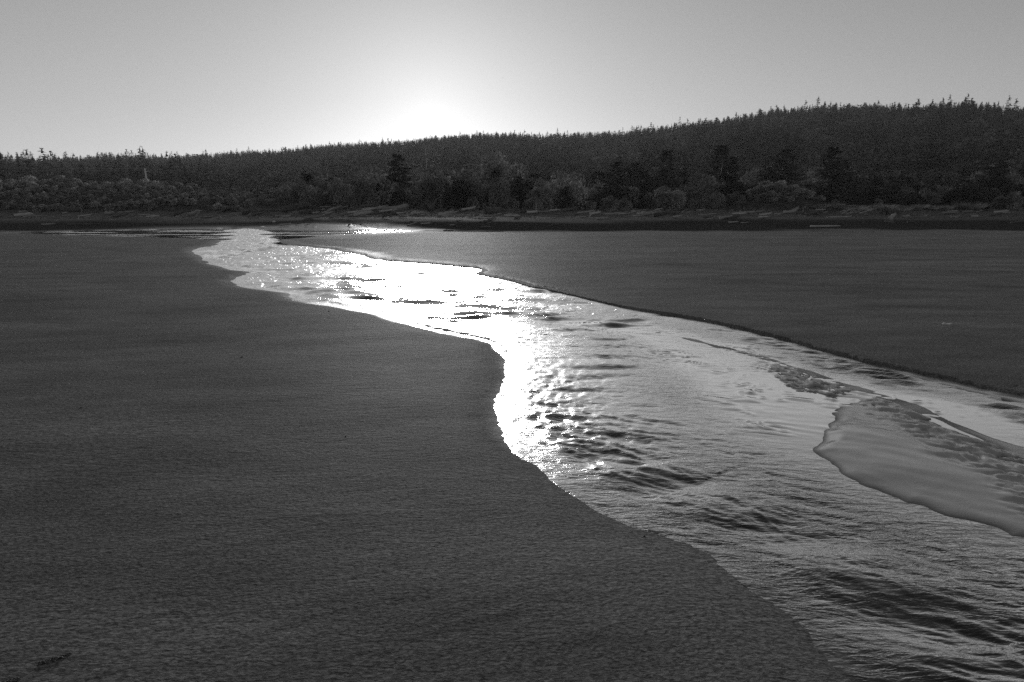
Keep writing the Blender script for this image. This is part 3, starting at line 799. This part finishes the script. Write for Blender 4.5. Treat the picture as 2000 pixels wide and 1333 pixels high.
# recognisable ones, with their own look
W_, S_, D_, C_ = BUSH, SPRUCE, DARKB, SCRUB
named = [
    ('willow_shrub', W_[0], 587, 350, 136, 1.0, 'round willow clump beside the low end of the left dune scrub, above the log pile', 'shrub'),
    ('willow_shrub', W_[1], 612, 335, 150, .9, 'taller round willow standing behind the clump above the log pile', 'shrub'),
    ('willow_shrub', W_[2], 648, 347, 140, .9, 'dark sided willow clump with pale crown above the curved upright log', 'shrub'),
    ('willow_shrub', W_[3], 690, 331, 152, 1.0, 'pale topped willow dome next to the short white snag', 'shrub'),
    ('willow_shrub', W_[4], 735, 325, 154, 1.0, 'widest pale topped willow dome, beside the leaning dark spruce', 'shrub'),
    ('leafy_shrub', W_[5], 715, 366, 136, 1.1, 'low dark leafy shrub in front of the two pale willow domes', 'shrub'),
    ('spruce_tree', S_[0], 778, 303, 168, 1.5, 'broad dark spruce behind the pale willow domes', 'tree'),
    ('willow_shrub', W_[0], 850, 328, 150, 1.0, 'pale flat topped willow between the dark spruces', 'shrub'),
    ('dark_shrub', D_[0], 780, 372, 134, 1.2, 'dense dark shrub directly above the big root stump pile', 'shrub'),
    ('dark_shrub', D_[1], 900, 352, 140, 1.2, 'very dark rounded evergreen beside the pale bare limbed willow', 'shrub'),
    ('willow_shrub', W_[1], 968, 347, 138, 1.0, 'light grey feathery willow with bare limbs showing, below the dead branching tree', 'shrub'),
    ('willow_shrub', W_[2], 955, 296, 176, .8, 'frosted pale willow crown at the foot of the dead branching tree', 'shrub'),
    ('willow_shrub', W_[3], 1058, 352, 136, 1.0, 'round mid grey willow above the pair of upright sticks', 'shrub'),
    ('willow_shrub', W_[4], 1100, 335, 146, 1.0, 'large pale willow dome beside the tiered spruce', 'shrub'),
    ('spruce_tree', S_[1], 1200, 316, 150, 1.6, 'spruce with spreading horizontal tiers behind the arching shrub', 'tree'),
    ('spruce_tree', S_[2], 1303, 294, 178, 1.2, 'tall grey green spruce with thin pointed top behind the arching shrub', 'tree'),
    ('willow_shrub', W_[5], 1292, 364, 134, 1.3, 'low arching shrub with pale rounded back above the tide line', 'shrub'),
    ('spruce_tree', S_[3], 1405, 284, 182, 1.3, 'tall dark spruce with paler broken limbed tree in front', 'tree'),
    ('spruce_tree', S_[4], 1425, 344, 140, 2.4, 'wide low dark spruce with drooping layered boughs', 'tree'),
    ('willow_shrub', W_[0], 1402, 374, 132, 1.1, 'pale upright stemmed thicket below the wide low spruce', 'shrub'),
    ('spruce_tree', S_[5], 1522, 292, 172, 1.7, 'broad black spruce standing over the windswept dune thicket', 'tree'),
    ('spruce_tree', S_[0], 1628, 288, 150, 1.5, 'tallest black spruce, full to the ground behind the grassy dune', 'tree'),
    ('spruce_tree', S_[2], 1648, 312, 158, 1.3, 'shorter dark spruce leaning against the tallest black spruce', 'tree'),
    ('dark_shrub', D_[2], 1885, 352, 142, 1.2, 'large very dark rounded evergreen behind the pale grass tuft', 'tree'),
    ('spruce_tree', S_[3], 1952, 316, 156, 1.5, 'broad dark spruce rising behind the rounded front shrub', 'tree'),
    ('leafy_shrub', C_[1], 1972, 374, 131, 1.0, 'rounded fine leaved shrub on the sand edge past the pale grass tuft', 'shrub'),
    ('dark_shrub', D_[3], 1785, 376, 142, 1.4, 'low dark thicket in the gap between the tallest spruce and the dark evergreen', 'shrub'),
]
for nm, pr, px, yt, Yd, wf, lb, ct in named: plant(nm, pr, px, yt, Yd, wf, lb, ct)
snags = [('dead_tree', SNAG[1], 637, 320, 165, 1.0, 'short white dead trunk standing behind the willow clumps'),
         ('dead_tree', SNAG[1], 830, 285, 210, .8, 'slender pale dead trunk on the slope between spruces'),
         ('dead_tree', SNAG[2], 939, 264, 205, .9, 'dead bare tree with wide spreading branches on the slope'),
         ('dead_tree', SNAG[0], 1411, 312, 166, 1.0, 'pale dead tree with broken limbs before the tall dark spruce'),
         ('dead_tree', SNAG[0], 478, 362, 150, 1.3, 'small forked bare tree at the low end of the dune scrub')]
for nm, pr, px, yt, Yd, wf, lb in snags: plant(nm, pr, px, yt, Yd, wf, lb, 'tree', names=['trunk'] + ['branch'] * 40)

rg = np.random.default_rng(77)
# dune scrub on the left mound, three rows
def zone(px):
    for lim, nm in ((90, 'well short of the pole'), (200, 'under the wires'), (340, 'around the utility pole'), (440, 'past the pole'), (600, 'at its low end'), (680, 'above the log pile'), (860, 'around the pale willow domes'), (1010, 'near the dead branching tree'),
                    (1160, 'behind the upright sticks'), (1340, 'around the arching shrub'), (1480, 'around the wide low spruce'), (1700, 'around the tallest black spruce'), (1860, 'behind the grassy dune'), (9999, 'by the pale grass tuft')):
        if px < lim: return nm
prof_x = [-60, 0, 100, 200, 290, 350, 420, 470, 520, 560]; prof_y = [348, 350, 345, 352, 350, 357, 371, 385, 398, 412]
for Yd, drop, stp in ((168, 0, 30), (156, 9, 30), (145, 20, 30), (136, 32, 30), (128, 45, 28), (122, 54, 30)):
    px = -70 + rg.random() * 20
    while px < (555 if drop < 40 else 520):
        yt = np.interp(px, prof_x, prof_y) + drop * (1 if px < 400 else .5) + rg.normal() * 4
        if yt < 411:
            plant('dune_scrub', SCRUB[rg.integers(0, 5)], px, yt, Yd + rg.normal() * 2, 1.15 if drop < 40 else 1.5, 'wind combed scrub on the '  + {0: 'crest', 9: 'crest', 20: 'upper slope', 32: 'lower slope', 45: 'foot', 54: 'foot'}[drop] + ' of the low dune, ' + zone(px), 'shrub', 'scrub bushes covering the long low dune', rot=rg.normal() * .25, hmin=1.2)
        px += stp * (.75 + .5 * rg.random())
# thicket filling behind and between
for Yd, ya, yb, stp in ((136, 372, 392, 40), (158, 338, 372, 42), (182, 318, 358, 46)):
    px = 545 + rg.random() * 20
    while px < 2060:
        yt = ya + (yb - ya) * rg.random()
        if 1640 < px < 1860: yt += 22
        kind = rg.random(); depth = {136: 'low front row', 158: 'middle row', 182: 'tall back row'}[Yd]
        dn = px > 1380
        if kind < (.35 if dn else .62): plant('willow_shrub', BUSH[rg.integers(0, 6)], px, yt, Yd + rg.normal() * 3, .85 + .5 * rg.random(), depth + ' mid grey leafy shrub in the thicket ' + zone(max(px, 601)), 'shrub', 'leafy shrubs of the thicket', hmin=1.5)
        elif kind < (.7 if dn else .82): plant('dark_shrub', DARKB[rg.integers(0, 4)], px, yt, Yd + rg.normal() * 3, .9 + .5 * rg.random(), depth + ' dark evergreen shrub in the thicket ' + zone(max(px, 601)), 'shrub', 'evergreen shrubs of the thicket', hmin=1.5)
        else: plant('spruce_tree', SPRUCE[rg.integers(0, 6)], px, yt - 18, Yd + rg.normal() * 3, 1.2 + .7 * rg.random(), depth + ' small dark spruce in the thicket ' + zone(max(px, 601)), 'tree', 'spruces of the thicket', hmin=2)
        px += stp * (.7 + .6 * rg.random())
# windswept slope on the dune (image of a combed thicket falling to one side)
for i, (px, yt, Yd) in enumerate([(1485,352,137),(1515,352,135),(1545,360,134),(1572,370,133),(1600,381,132),(1628,391,131),(1500,372,130),(1540,383,129)]):
    plant('dune_scrub', SCRUB[i % 5], px, yt, Yd, 1.3, 'wind combed bush of the thicket falling away to the grassy dune', 'shrub', 'wind combed bushes below the broad black spruce', rot=rg.normal() * .2, hmin=.9)

# dune grass
def make_tuft(seed, n=700, mat='grass'):
    g = np.random.default_rng(seed); a = g.random(n) * 6.28; r_ = np.sqrt(g.random(n)) * .9
    C = np.stack([r_ * np.cos(a), r_ * np.sin(a) * .6, np.zeros(n)], -1)
    D = unit(np.stack([np.cos(a) * .5 + g.normal(size=n) * .3 + .25, np.sin(a) * .4 + g.normal(size=n) * .3, np.ones(n)], -1))
    L = .5 + .6 * g.random(n); Wv = unit(np.cross(D, g.normal(size=(n, 3)))) * .014
    return np_mesh('grass_tuft', tri_cards(C, D, Wv, L).reshape(-1, 3), np.arange(n * 3).reshape(-1, 3), M[mat])
TUFT = [make_tuft(700 + i) for i in range(4)]
def tuft(px, Yd, h, wd, label, group=None):
    x, _ = at_depth(px, 400, Yd)
    tag(add('grass_tuft', TUFT[rg.integers(0, 4)], (x, Yd, ground_z(x, Yd) - .02), (0, 0, rg.random() * .6), (wd, wd, h)), label, 'grass', group)
tuft(1895, 124, 1.5, 2.6, 'pale bright grass tuft at the foot of the dark evergreen')
tuft(1730, 126, .9, 2.0, 'flattened grass clump beside the heap of thin sticks')
for px in list(np.arange(1600, 1660, 9)) + list(np.arange(1660, 1880, 14)):
    tuft(px + rg.normal() * 4, 124 + rg.normal() * 2, .5 + .4 * rg.random(), 1.6, 'low dune grass along the crest of the grassy dune', 'dune grass on the grassy dune crest')

# ------------------------------------------------------------------ driftwood
def make_log(seed, rad=.05, bend=.05, stubs=2, mat='bleached', root=False):
    """a log of unit length along X, lying on z = 0"""
    rg_ = random.Random(seed); t = MB(); n = 9
    P = []; rads = []
    b1 = rg_.uniform(-bend, bend); b2 = rg_.uniform(0, bend)
    for i in range(n):
        f = i / (n - 1)
        rd = rad * (1 - .35 * f) * (1 + rg_.uniform(-.12, .12))
        if root and i < 3: rd *= 1.9 - .35 * i
        P.append((f - .5, b1 * math.sin(f * math.pi), rad * .85 + b2 * f * f)); rads.append(rd)
    rads[-1] *= .55
    t.tube(P, rads, 9, seed, .14)
    for k in range(stubs):
        i = rg_.randrange(2, n - 2); p = P[i]; th = rg_.uniform(.4, 2.7); L = rg_.uniform(.06, .16)
        e = (p[0] + rg_.uniform(.02, .1), p[1] + L * math.cos(th), p[2] + L * math.sin(th) * .8)
        t.tube([p, ((p[0] + e[0]) / 2, (p[1] + e[1]) / 2, (p[2] + e[2]) / 2), e], [rads[i] * .5, rads[i] * .38, rads[i] * .15], 6, k + seed, .1)
    if root:
        for k in range(7):
            th = k * .9 + rg_.uniform(-.2, .2); L = rg_.uniform(.09, .19)
            e = (-.5 - rg_.uniform(.02, .1), L * math.cos(th), max(rad * .3, P[0][2] + L * math.sin(th)))
            t.tube([P[0], ((P[0][0] + e[0]) / 2, e[1] * .6, P[0][2] + (e[2] - P[0][2]) * .7), e], [rad * .7, rad * .45, rad * .1], 6, k + seed, .15)
    return t.mesh('driftwood_log', M[mat], False)
LOGS = {m: [make_log(800 + i + 40 * j, (.035, .05, .065, .045)[i % 4], .06, i % 4, m) for i in range(8)] for j, m in enumerate(('bleached', 'dark_wood'))}
ROOTS = {m: [make_log(900 + i + 40 * j, .07, .04, 1, m, True) for i in range(3)] for j, m in enumerate(('bleached', 'dark_wood'))}
def on_ground(px, py):
    """march a view ray to the beach"""
    dx, dy, dz = ray(px, py); k = np.linspace(20, 160, 1500)
    zz = upland(dx * k, dy * k) - (CAM_H + dz * k)
    i = np.argmax(zz > 0) if (zz > 0).any() else len(k) - 1
    return float(dx * k[i]), float(dy * k[i])
def log(px, py, Lpx, yaw, me, label, group=None, tilt=0.0, thick=1.0, name='driftwood_log', dz=0.0, cat='log'):
    x, y = on_ground(px, py); L = Lpx * y / F / max(.7, abs(math.cos(yaw)))
    o = add(name, me, (x, y, ground_z(x, y) - .02 * L + dz + .5 * L * math.sin(abs(tilt)) * .9), (0, -tilt, yaw), (L, L * thick * 1.5, L * thick * 1.5))
    return tag(o, label, cat, group)
B, DK = LOGS['bleached'], LOGS['dark_wood']
log(640, 409, 34, .3, B[1], 'curved pale log propped up at an angle above the log pile', tilt=.55, thick=.8)
log(655, 414, 30, -.3, B[2], 'thick weathered log lying just behind the propped curved log', tilt=.25)
log(592, 409, 30, .4, ROOTS['bleached'][0], 'big upturned root end at the top of the log pile near the dune', thick=1.3, tilt=.1)
log(583, 416, 26, -.3, B[0], 'pale log at the front of the pile under the upturned root end')
log(603, 418, 36, .1, DK[2], 'dark sodden log at the base of the log pile near the dune')
log(553, 423, 28, .2, B[4], 'long grey log lying alone below the end of the dune scrub')
log(741, 413, 9, 1.2, ROOTS['bleached'][1], 'pale upright stump end in the middle of the stump pile', tilt=.9, thick=1.6)
log(716, 415, 40, .35, B[3], 'long pale log slanting across the stump pile', tilt=.12)
log(780, 412, 36, .35, ROOTS['bleached'][2], 'tilted log with cut end at the far side of the stump pile', tilt=.22)
log(758, 405, 22, -.3, B[5], 'thin log on top of the stump pile', tilt=.2, dz=.5)
log(848, 412, 22, 1.0, ROOTS['dark_wood'][0], 'small forked root standing alone beside the stump pile', tilt=.8)
log(965, 418, 34, .15, ROOTS['dark_wood'][1], 'huge dark root mass lying below the pale feathery willow', thick=1.8, tilt=.05)
log(1000, 424, 30, -.4, B[6], 'pale straight log lying beside the huge dark root mass')
log(900, 423, 22, -.5, B[7], 'bleached plank like log in front of the very dark evergreen')
log(1040, 417, 22, .1, B[2], 'short fat bleached log with two upright sticks behind', thick=1.4)
log(1034, 410, 16, 1.5, B[0], 'thin upright stick behind the short fat bleached log', tilt=1.2, thick=.5)
log(1047, 412, 12, 1.4, B[1], 'shorter leaning stick behind the short fat bleached log', tilt=1.1, thick=.5)
log(1145, 417, 34, -.15, B[4], 'long pale log with raised end below the tiered spruce', tilt=.1)
log(1135, 426, 20, .1, B[5], 'short bright log in front of the long pale log with raised end')
log(1210, 420, 28, .2, B[6], 'grey log with side branch below the arching shrub')
log(1290, 421, 22, -.3, B[7], 'whitish log half sunk below the arching shrub')
log(1382, 421, 34, .05, B[0], 'flat whitish log below the pale upright thicket')
log(1553, 417, 18, .5, B[2], 'pale wedge shaped log end at the foot of the wind combed thicket', tilt=.35, thick=1.8)
log(1590, 420, 34, .1, ROOTS['dark_wood'][2], 'black root stump at the foot of the wind combed thicket', thick=1.6)
log(1640, 425, 44, .04, B[3], 'very long thin bleached pole in front of the heap of thin sticks', thick=.5)
log(1742, 421, 34, .1, ROOTS['dark_wood'][0], 'wide black stump with thick roots below the grassy dune', thick=1.9, cat='stump', name='driftwood_stump')
log(1744, 435, 20, .4, ROOTS['bleached'][0], 'lone conical stump standing out on the dark strip of beach', tilt=.7, thick=2.2, cat='stump', name='driftwood_stump')
log(1612, 443, 58, .02, B[1], 'long flat pale log on the edge of the smooth sand', thick=.45)
log(950, 441, 26, .05, DK[1], 'dark plank across a block, resting on the open sand edge', dz=.35, thick=.7)
log(947, 446, 14, .1, DK[2], 'dark block under the plank on the open sand edge', thick=1.8)
log(876, 452, 20, .1, DK[3], 'short dark log alone on the smooth sand beyond the pool tip', thick=1.0)
log(962, 453, 46, .02, DK[0], 'long thin dark stick lying flat on the smooth sand', thick=.4)
log(888, 443, 8, .8, DK[5], 'tiny dark stub standing beside the small pale chip', tilt=.4, thick=1.8)
log(1842, 408, 22, .1, B[5], 'bleached log lying on top of the grassy dune crest')
log(1835, 412, 26, -.1, DK[4], 'dark log just under the bleached log on the dune crest')
log(1943, 402, 12, .5, B[3], 'bright white chunk in the shadow beside the rounded front shrub', tilt=.3, thick=2)
log(1905, 425, 16, .3, B[6], 'bright stump piece in front of the pale grass tuft', thick=1.8)
log(60, 423, 60, .03, B[4], 'long pale log lying flat along the base of the dune scrub', thick=.5)
log(140, 415, 34, .2, ROOTS['dark_wood'][1], 'dark root mass under the wind combed dune scrub', thick=1.5)
log(215, 420, 20, -.4, B[2], 'chunky grey stump piece at the base of the dune scrub', thick=1.8)
log(245, 416, 30, .1, B[0], 'thin whitish log at the base of the dune scrub')
log(290, 403, 16, .6, B[3], 'pale log end poking out of the dune scrub', tilt=.5, thick=1.6)
log(388, 426, 9, .8, B[6], 'small upright pale stub beside the dark creek bank', tilt=.9, thick=2.0)
log(95, 440, 26, .05, B[5], 'low pale log beside the dark still pool')
log(165, 440, 60, .03, DK[6], 'long dark timber beside the dark still pool', thick=.4)
for i in range(17):   # heap of thin sticks
    log(1652 + rg.random() * 40, 414 + rg.random() * 8, 14 + 16 * rg.random(), rg.normal() * .7, B[rg.integers(0, 8)], 'thin bleached stick in the tangled heap beneath the tallest black spruce', 'tangled heap of thin sticks', tilt=.05 + .3 * rg.random(), thick=.4, dz=.12 * (i % 4), name='driftwood_stick', cat='stick')
def drift(n, x0, x1, y0, y1, lo, hi, where, pale=.6, heap=.15):
    for i in range(n):
        pale_ = rg.random() < pale
        log(x0 + (x1 - x0) * rg.random(), y0 + (y1 - y0) * rg.random(), lo + (hi - lo) * rg.random() ** 1.6, rg.normal() * .45, (B if pale_ else DK)[rg.integers(0, 8) if heap else 4 * rg.integers(0, 2)],
            ('bleached' if pale_ else 'dark') + ' weathered driftwood log ' + where, ('bleached' if pale_ else 'dark') + ' logs ' + where, tilt=abs(rg.normal()) * .1, thick=.8 + .8 * rg.random(), dz=heap * rg.random() ** 2)
drift(60, 560, 800, 408, 428, 10, 36, 'among the big log and stump piles', heap=.8)
drift(90, 800, 1500, 411, 429, 7, 30, 'scattered in the tide line below the thicket')
drift(44, 1480, 2010, 412, 428, 7, 26, 'scattered below the grassy dune')
drift(34, 0, 520, 411, 429, 8, 30, 'at the foot of the long low dune')
drift(9, 540, 720, 436, 441, 6, 20, 'on the dark creek bank at the pool edge', .5, 0)

drift(16, 800, 2000, 431, 444, 6, 22, 'lying out on the dark strip beyond the smooth sand', .35, .001)

# countless small litter
def litter():
    g = np.random.default_rng(55); n = 3000
    X = g.uniform(-95, 105, n); Yl = 88 + 40 * g.random(n) ** .8
    z = upland(X, Yl); L = .12 + .5 * g.random(n) ** 3; wd = .03 + .06 * g.random(n); th = g.normal(size=n) * .8
    dx = np.cos(th) * L; dy = np.sin(th) * L; nx = -np.sin(th) * wd; ny = np.cos(th) * wd
    a = np.stack([X - dx, Yl - dy, z + .01], -1); b = np.stack([X + dx, Yl + dy, z + .02 + .12 * g.random(n)], -1); w_ = np.stack([nx, ny, 0 * nx], -1); u_ = np.stack([0 * nx, 0 * nx, wd * 1.4], -1)
    V = np.stack([a - w_, a + w_, b + w_, b - w_, a + u_, b + u_], 1).reshape(-1, 3)
    base = np.arange(n)[:, None] * 6
    q_ = np.concatenate([base + np.array([[0, 3, 5, 4]]), base + np.array([[1, 4, 5, 2]]), base + np.array([[0, 1, 2, 3]])])
    tag(add('wood_litter', np_mesh('wood_litter', V, q_, M['litter'])), 'small broken sticks and chips strewn over the upper beach', 'driftwood', kind='stuff')
litter()

# ------------------------------------------------------------------ utility pole and lines
px0, Yp = 290, 172
xp, zt = at_depth(px0 - 3, 329, Yp); zb = ground_z(xp, Yp)
pole = bpy.data.objects.new('utility_pole', None); COL.objects.link(pole); pole.location = (xp, Yp, zb); pole.rotation_euler = (0, R(-4), 0)
tag(pole, 'pale leaning utility pole rising out of the dune scrub', 'pole')
hp = zt - zb
t = MB(); t.tube([(0, 0, -.3), (0, 0, hp * .5), (0, 0, hp)], [.27, .23, .19], 10); add('post', t.mesh('post', M['white'], True), parent=pole)
t = MB(); t.tube([(-.25, -.1, hp - .9), (1.0, -.1, hp - .75)], [.07, .07], 6); add('crossarm', t.mesh('crossarm', M['white']), parent=pole)
t = MB(); t.tube([(.85, -.1, hp - .8), (.85, -.1, hp - .45)], [.05, .03], 8); ins = t.mesh('insulator', M['white'], True)
add('insulator', ins, parent=pole); add('insulator', ins, (-1.0, 0, .05), parent=pole)
def wire(x0, y0, z0, x1, y1, z1, sag, label):
    t = MB(); P = [(x0 + (x1 - x0) * f, y0 + (y1 - y0) * f, z0 + (z1 - z0) * f - sag * 4 * f * (1 - f)) for f in np.linspace(0, 1, 17)]
    t.tube(P, [.022] * 17, 5, 0, 0, False); tag(add('power_line', t.mesh('power_line', M['snag'])), label, 'wire')
xt = xp - math.sin(R(4)) * hp
wire(xt + .1, Yp, zt - .05, xp - 90, Yp - 12, zt + 2.2, 1.0, 'upper power line strung along the dune from the pole top')
wire(xt + .9, Yp - .1, zt - .5, xp - 90, Yp - 12, zt + 1.0, 1.0, 'lower power line strung along the dune from the crossarm')
wire(xt + .1, Yp, zt - .05, xp + 62, Yp + 25, zt - 1.6, .8, 'power line running from the pole top towards the willow clumps')

# ------------------------------------------------------------------ small things on the sand
def pebble_mesh(seed):
    g = random.Random(seed); t = MB()
    t.tube([(-.5, 0, .25), (-.38, 0, .27), (-.1, .03, .3), (.2, 0, .28), (.42, 0, .24), (.5, 0, .22)], [.05, .22, .34, .33, .18, .04], 9, seed, .12)
    return t.mesh('pebble', M['rock'], True)
PB = [pebble_mesh(i) for i in range(3)]
for i, (px, py, s, lb) in enumerate([(473, 697, .034, 'small two toned pebble alone on the wide sand flat'), (642, 609, .05, 'small dark pebble on wet sand near the bright creek edge'),
        (675, 853, .022, 'tiny dark pebble on grainy sand between the flat and the creek bend'), (158, 799, .03, 'tiny dark pebble far out on the plain sand flat'),
        (723, 1147, .013, 'tiny black pebble just above a faint ridge in the sand'), (1259, 1036, .02, 'tiny dark pebble on sand close to the rippled creek bank'), (1428, 1066, .028, 'dark pebble sitting right at the water edge')]):
    x, y = on_plane(px, py, 0.0)
    z = terrain(np.array([x]), np.array([y]))[0][0]
    tag(add('pebble', PB[i % 3], (float(x), float(y), float(z) - .1 * s), (0, 0, i * 1.3), (s * .65, s * .55, s * .6)), lb, 'pebble')
def seaweed(px, py, s, lb, seed):
    g = random.Random(seed); t = MB()
    for k in range(26):
        a = g.uniform(-.5, .5); x0 = g.uniform(-.5, .4); y0 = g.uniform(-.16, .16) + x0 * .35
        L = g.uniform(.12, .4)
        t.tube([(x0, y0, .03), (x0 + L * .5 * math.cos(a), y0 + L * .5 * math.sin(a), .05 + g.random() * .09), (x0 + L * math.cos(a), y0 + L * math.sin(a), .02)], [.012, .034, .008], 5, k, .3)
    x, y = on_plane(px, py, 0.0); z = terrain(np.array([x]), np.array([y]))[0][0]
    tag(add('seaweed_clump', t.mesh('seaweed_clump', M['kelp'], True), (float(x), float(y), float(z)), (0, 0, .25), (s, s, s * .6)), lb, 'seaweed')
seaweed(100, 1287, .085, 'small black seaweed clump lying on the dark foreground sand', 3)
seaweed(12, 1331, .07, 'black seaweed scrap partly out of frame near another clump', 5)
# pale curled scrap with a thin stalk
t = MB(); n = 8
Vs = []
for i in range(n):
    f = i / (n - 1); wv = .05 * math.sin(math.pi * min(1, f * 1.1 + .02)) + .006
    for sgn in (-1, 1): Vs.append((-.16 + .3 * f, sgn * wv, .012 + .03 * math.sin(f * 5) ** 2 + .012 * sgn))
    for sgn in (1, -1): Vs.append((-.16 + .3 * f, sgn * wv, .004 + .03 * math.sin(f * 5) ** 2 + .012 * sgn))
t.pts(Vs)
for i in range(n - 1):
    for k in range(4): t.f4.append((i * 4 + k, i * 4 + (k + 1) % 4, i * 4 + 4 + (k + 1) % 4, i * 4 + 4 + k))
t.tube([(.1, .05, .015), (.3, .09, .03), (.52, .1, .012)], [.006, .006, .003], 5)
x, y = on_plane(1850, 635, 0.0)
tag(add('shell_scrap', t.mesh('shell_scrap', M['white']), (float(x), float(y), .004), (0, 0, 0), (.55, .55, .55)), 'pale curled scrap with thin stalk lying alone on smooth sand', 'scrap')
# small pale block on the dark bank
t = MB(); t.tube([(-.5, 0, .36), (-.46, 0, .36), (.44, .02, .35), (.5, .02, .35)], [.33, .37, .36, .31], 8, 2, .06)
x, y = on_ground(535, 435.5)
tag(add('wooden_block', t.mesh('wooden_block', M['white']), (x, y, ground_z(x, y)), (0, 0, .2), (.3, .3, .3)), 'small pale block lying alone on the dark bank above the pool', 'block')
# a bird far off over the ridge
t = MB(); t.tube([(-.5, 0, 0), (-.3, 0, .02), (0, 0, .03), (.3, 0, .01), (.55, 0, 0)], [.02, .09, .12, .07, .01], 8)
body = t.mesh('body', M['feather'], True)
t = MB()
for sg in (-1, 1):
    t.tube([(0, .05 * sg, .05), (.05, .5 * sg, .22), (-.1, 1.0 * sg, .1)], [.07, .06, .012], 6, 1, 0)
wings = t.mesh('wings', M['feather'], True)
xb, zb_ = at_depth(982, 153, 260)
bird = bpy.data.objects.new('bird', None); COL.objects.link(bird); bird.location = (xb, 260, zb_); bird.rotation_euler = (0, 0, .7); bird.scale = (.3, .3, .3)
tag(bird, 'tiny dark bird flying over the ridge beside the glow', 'bird')
add('body', body, parent=bird); add('wings', wings, parent=bird)

# ------------------------------------------------------------------ thin sea haze between the beach and the hill
def haze():
    t = MB(); x0, x1, y0, y1, z0, z1 = -2200, 2200, -300, 2100, -3.5, 330
    t.pts([(x, y, z) for z in (z0, z1) for y in (y0, y1) for x in (x0, x1)])
    t.f4 += [(0, 2, 3, 1), (4, 5, 7, 6), (0, 1, 5, 4), (2, 6, 7, 3), (0, 4, 6, 2), (1, 3, 7, 5)]
    m = bpy.data.materials.new('haze'); m.use_nodes = True; n = m.node_tree; n.nodes.clear()
    v = n.nodes.new('ShaderNodeVolumePrincipled'); v.inputs['Color'].default_value = (.9, .9, .9, 1); v.inputs['Density'].default_value = .00016; v.inputs['Anisotropy'].default_value = .2
    o = n.nodes.new('ShaderNodeOutputMaterial'); n.links.new(v.outputs[0], o.inputs['Volume'])
    tag(add('haze', t.mesh('haze', m)), 'thin pale haze in the air before the hill', kind='stuff')
haze()
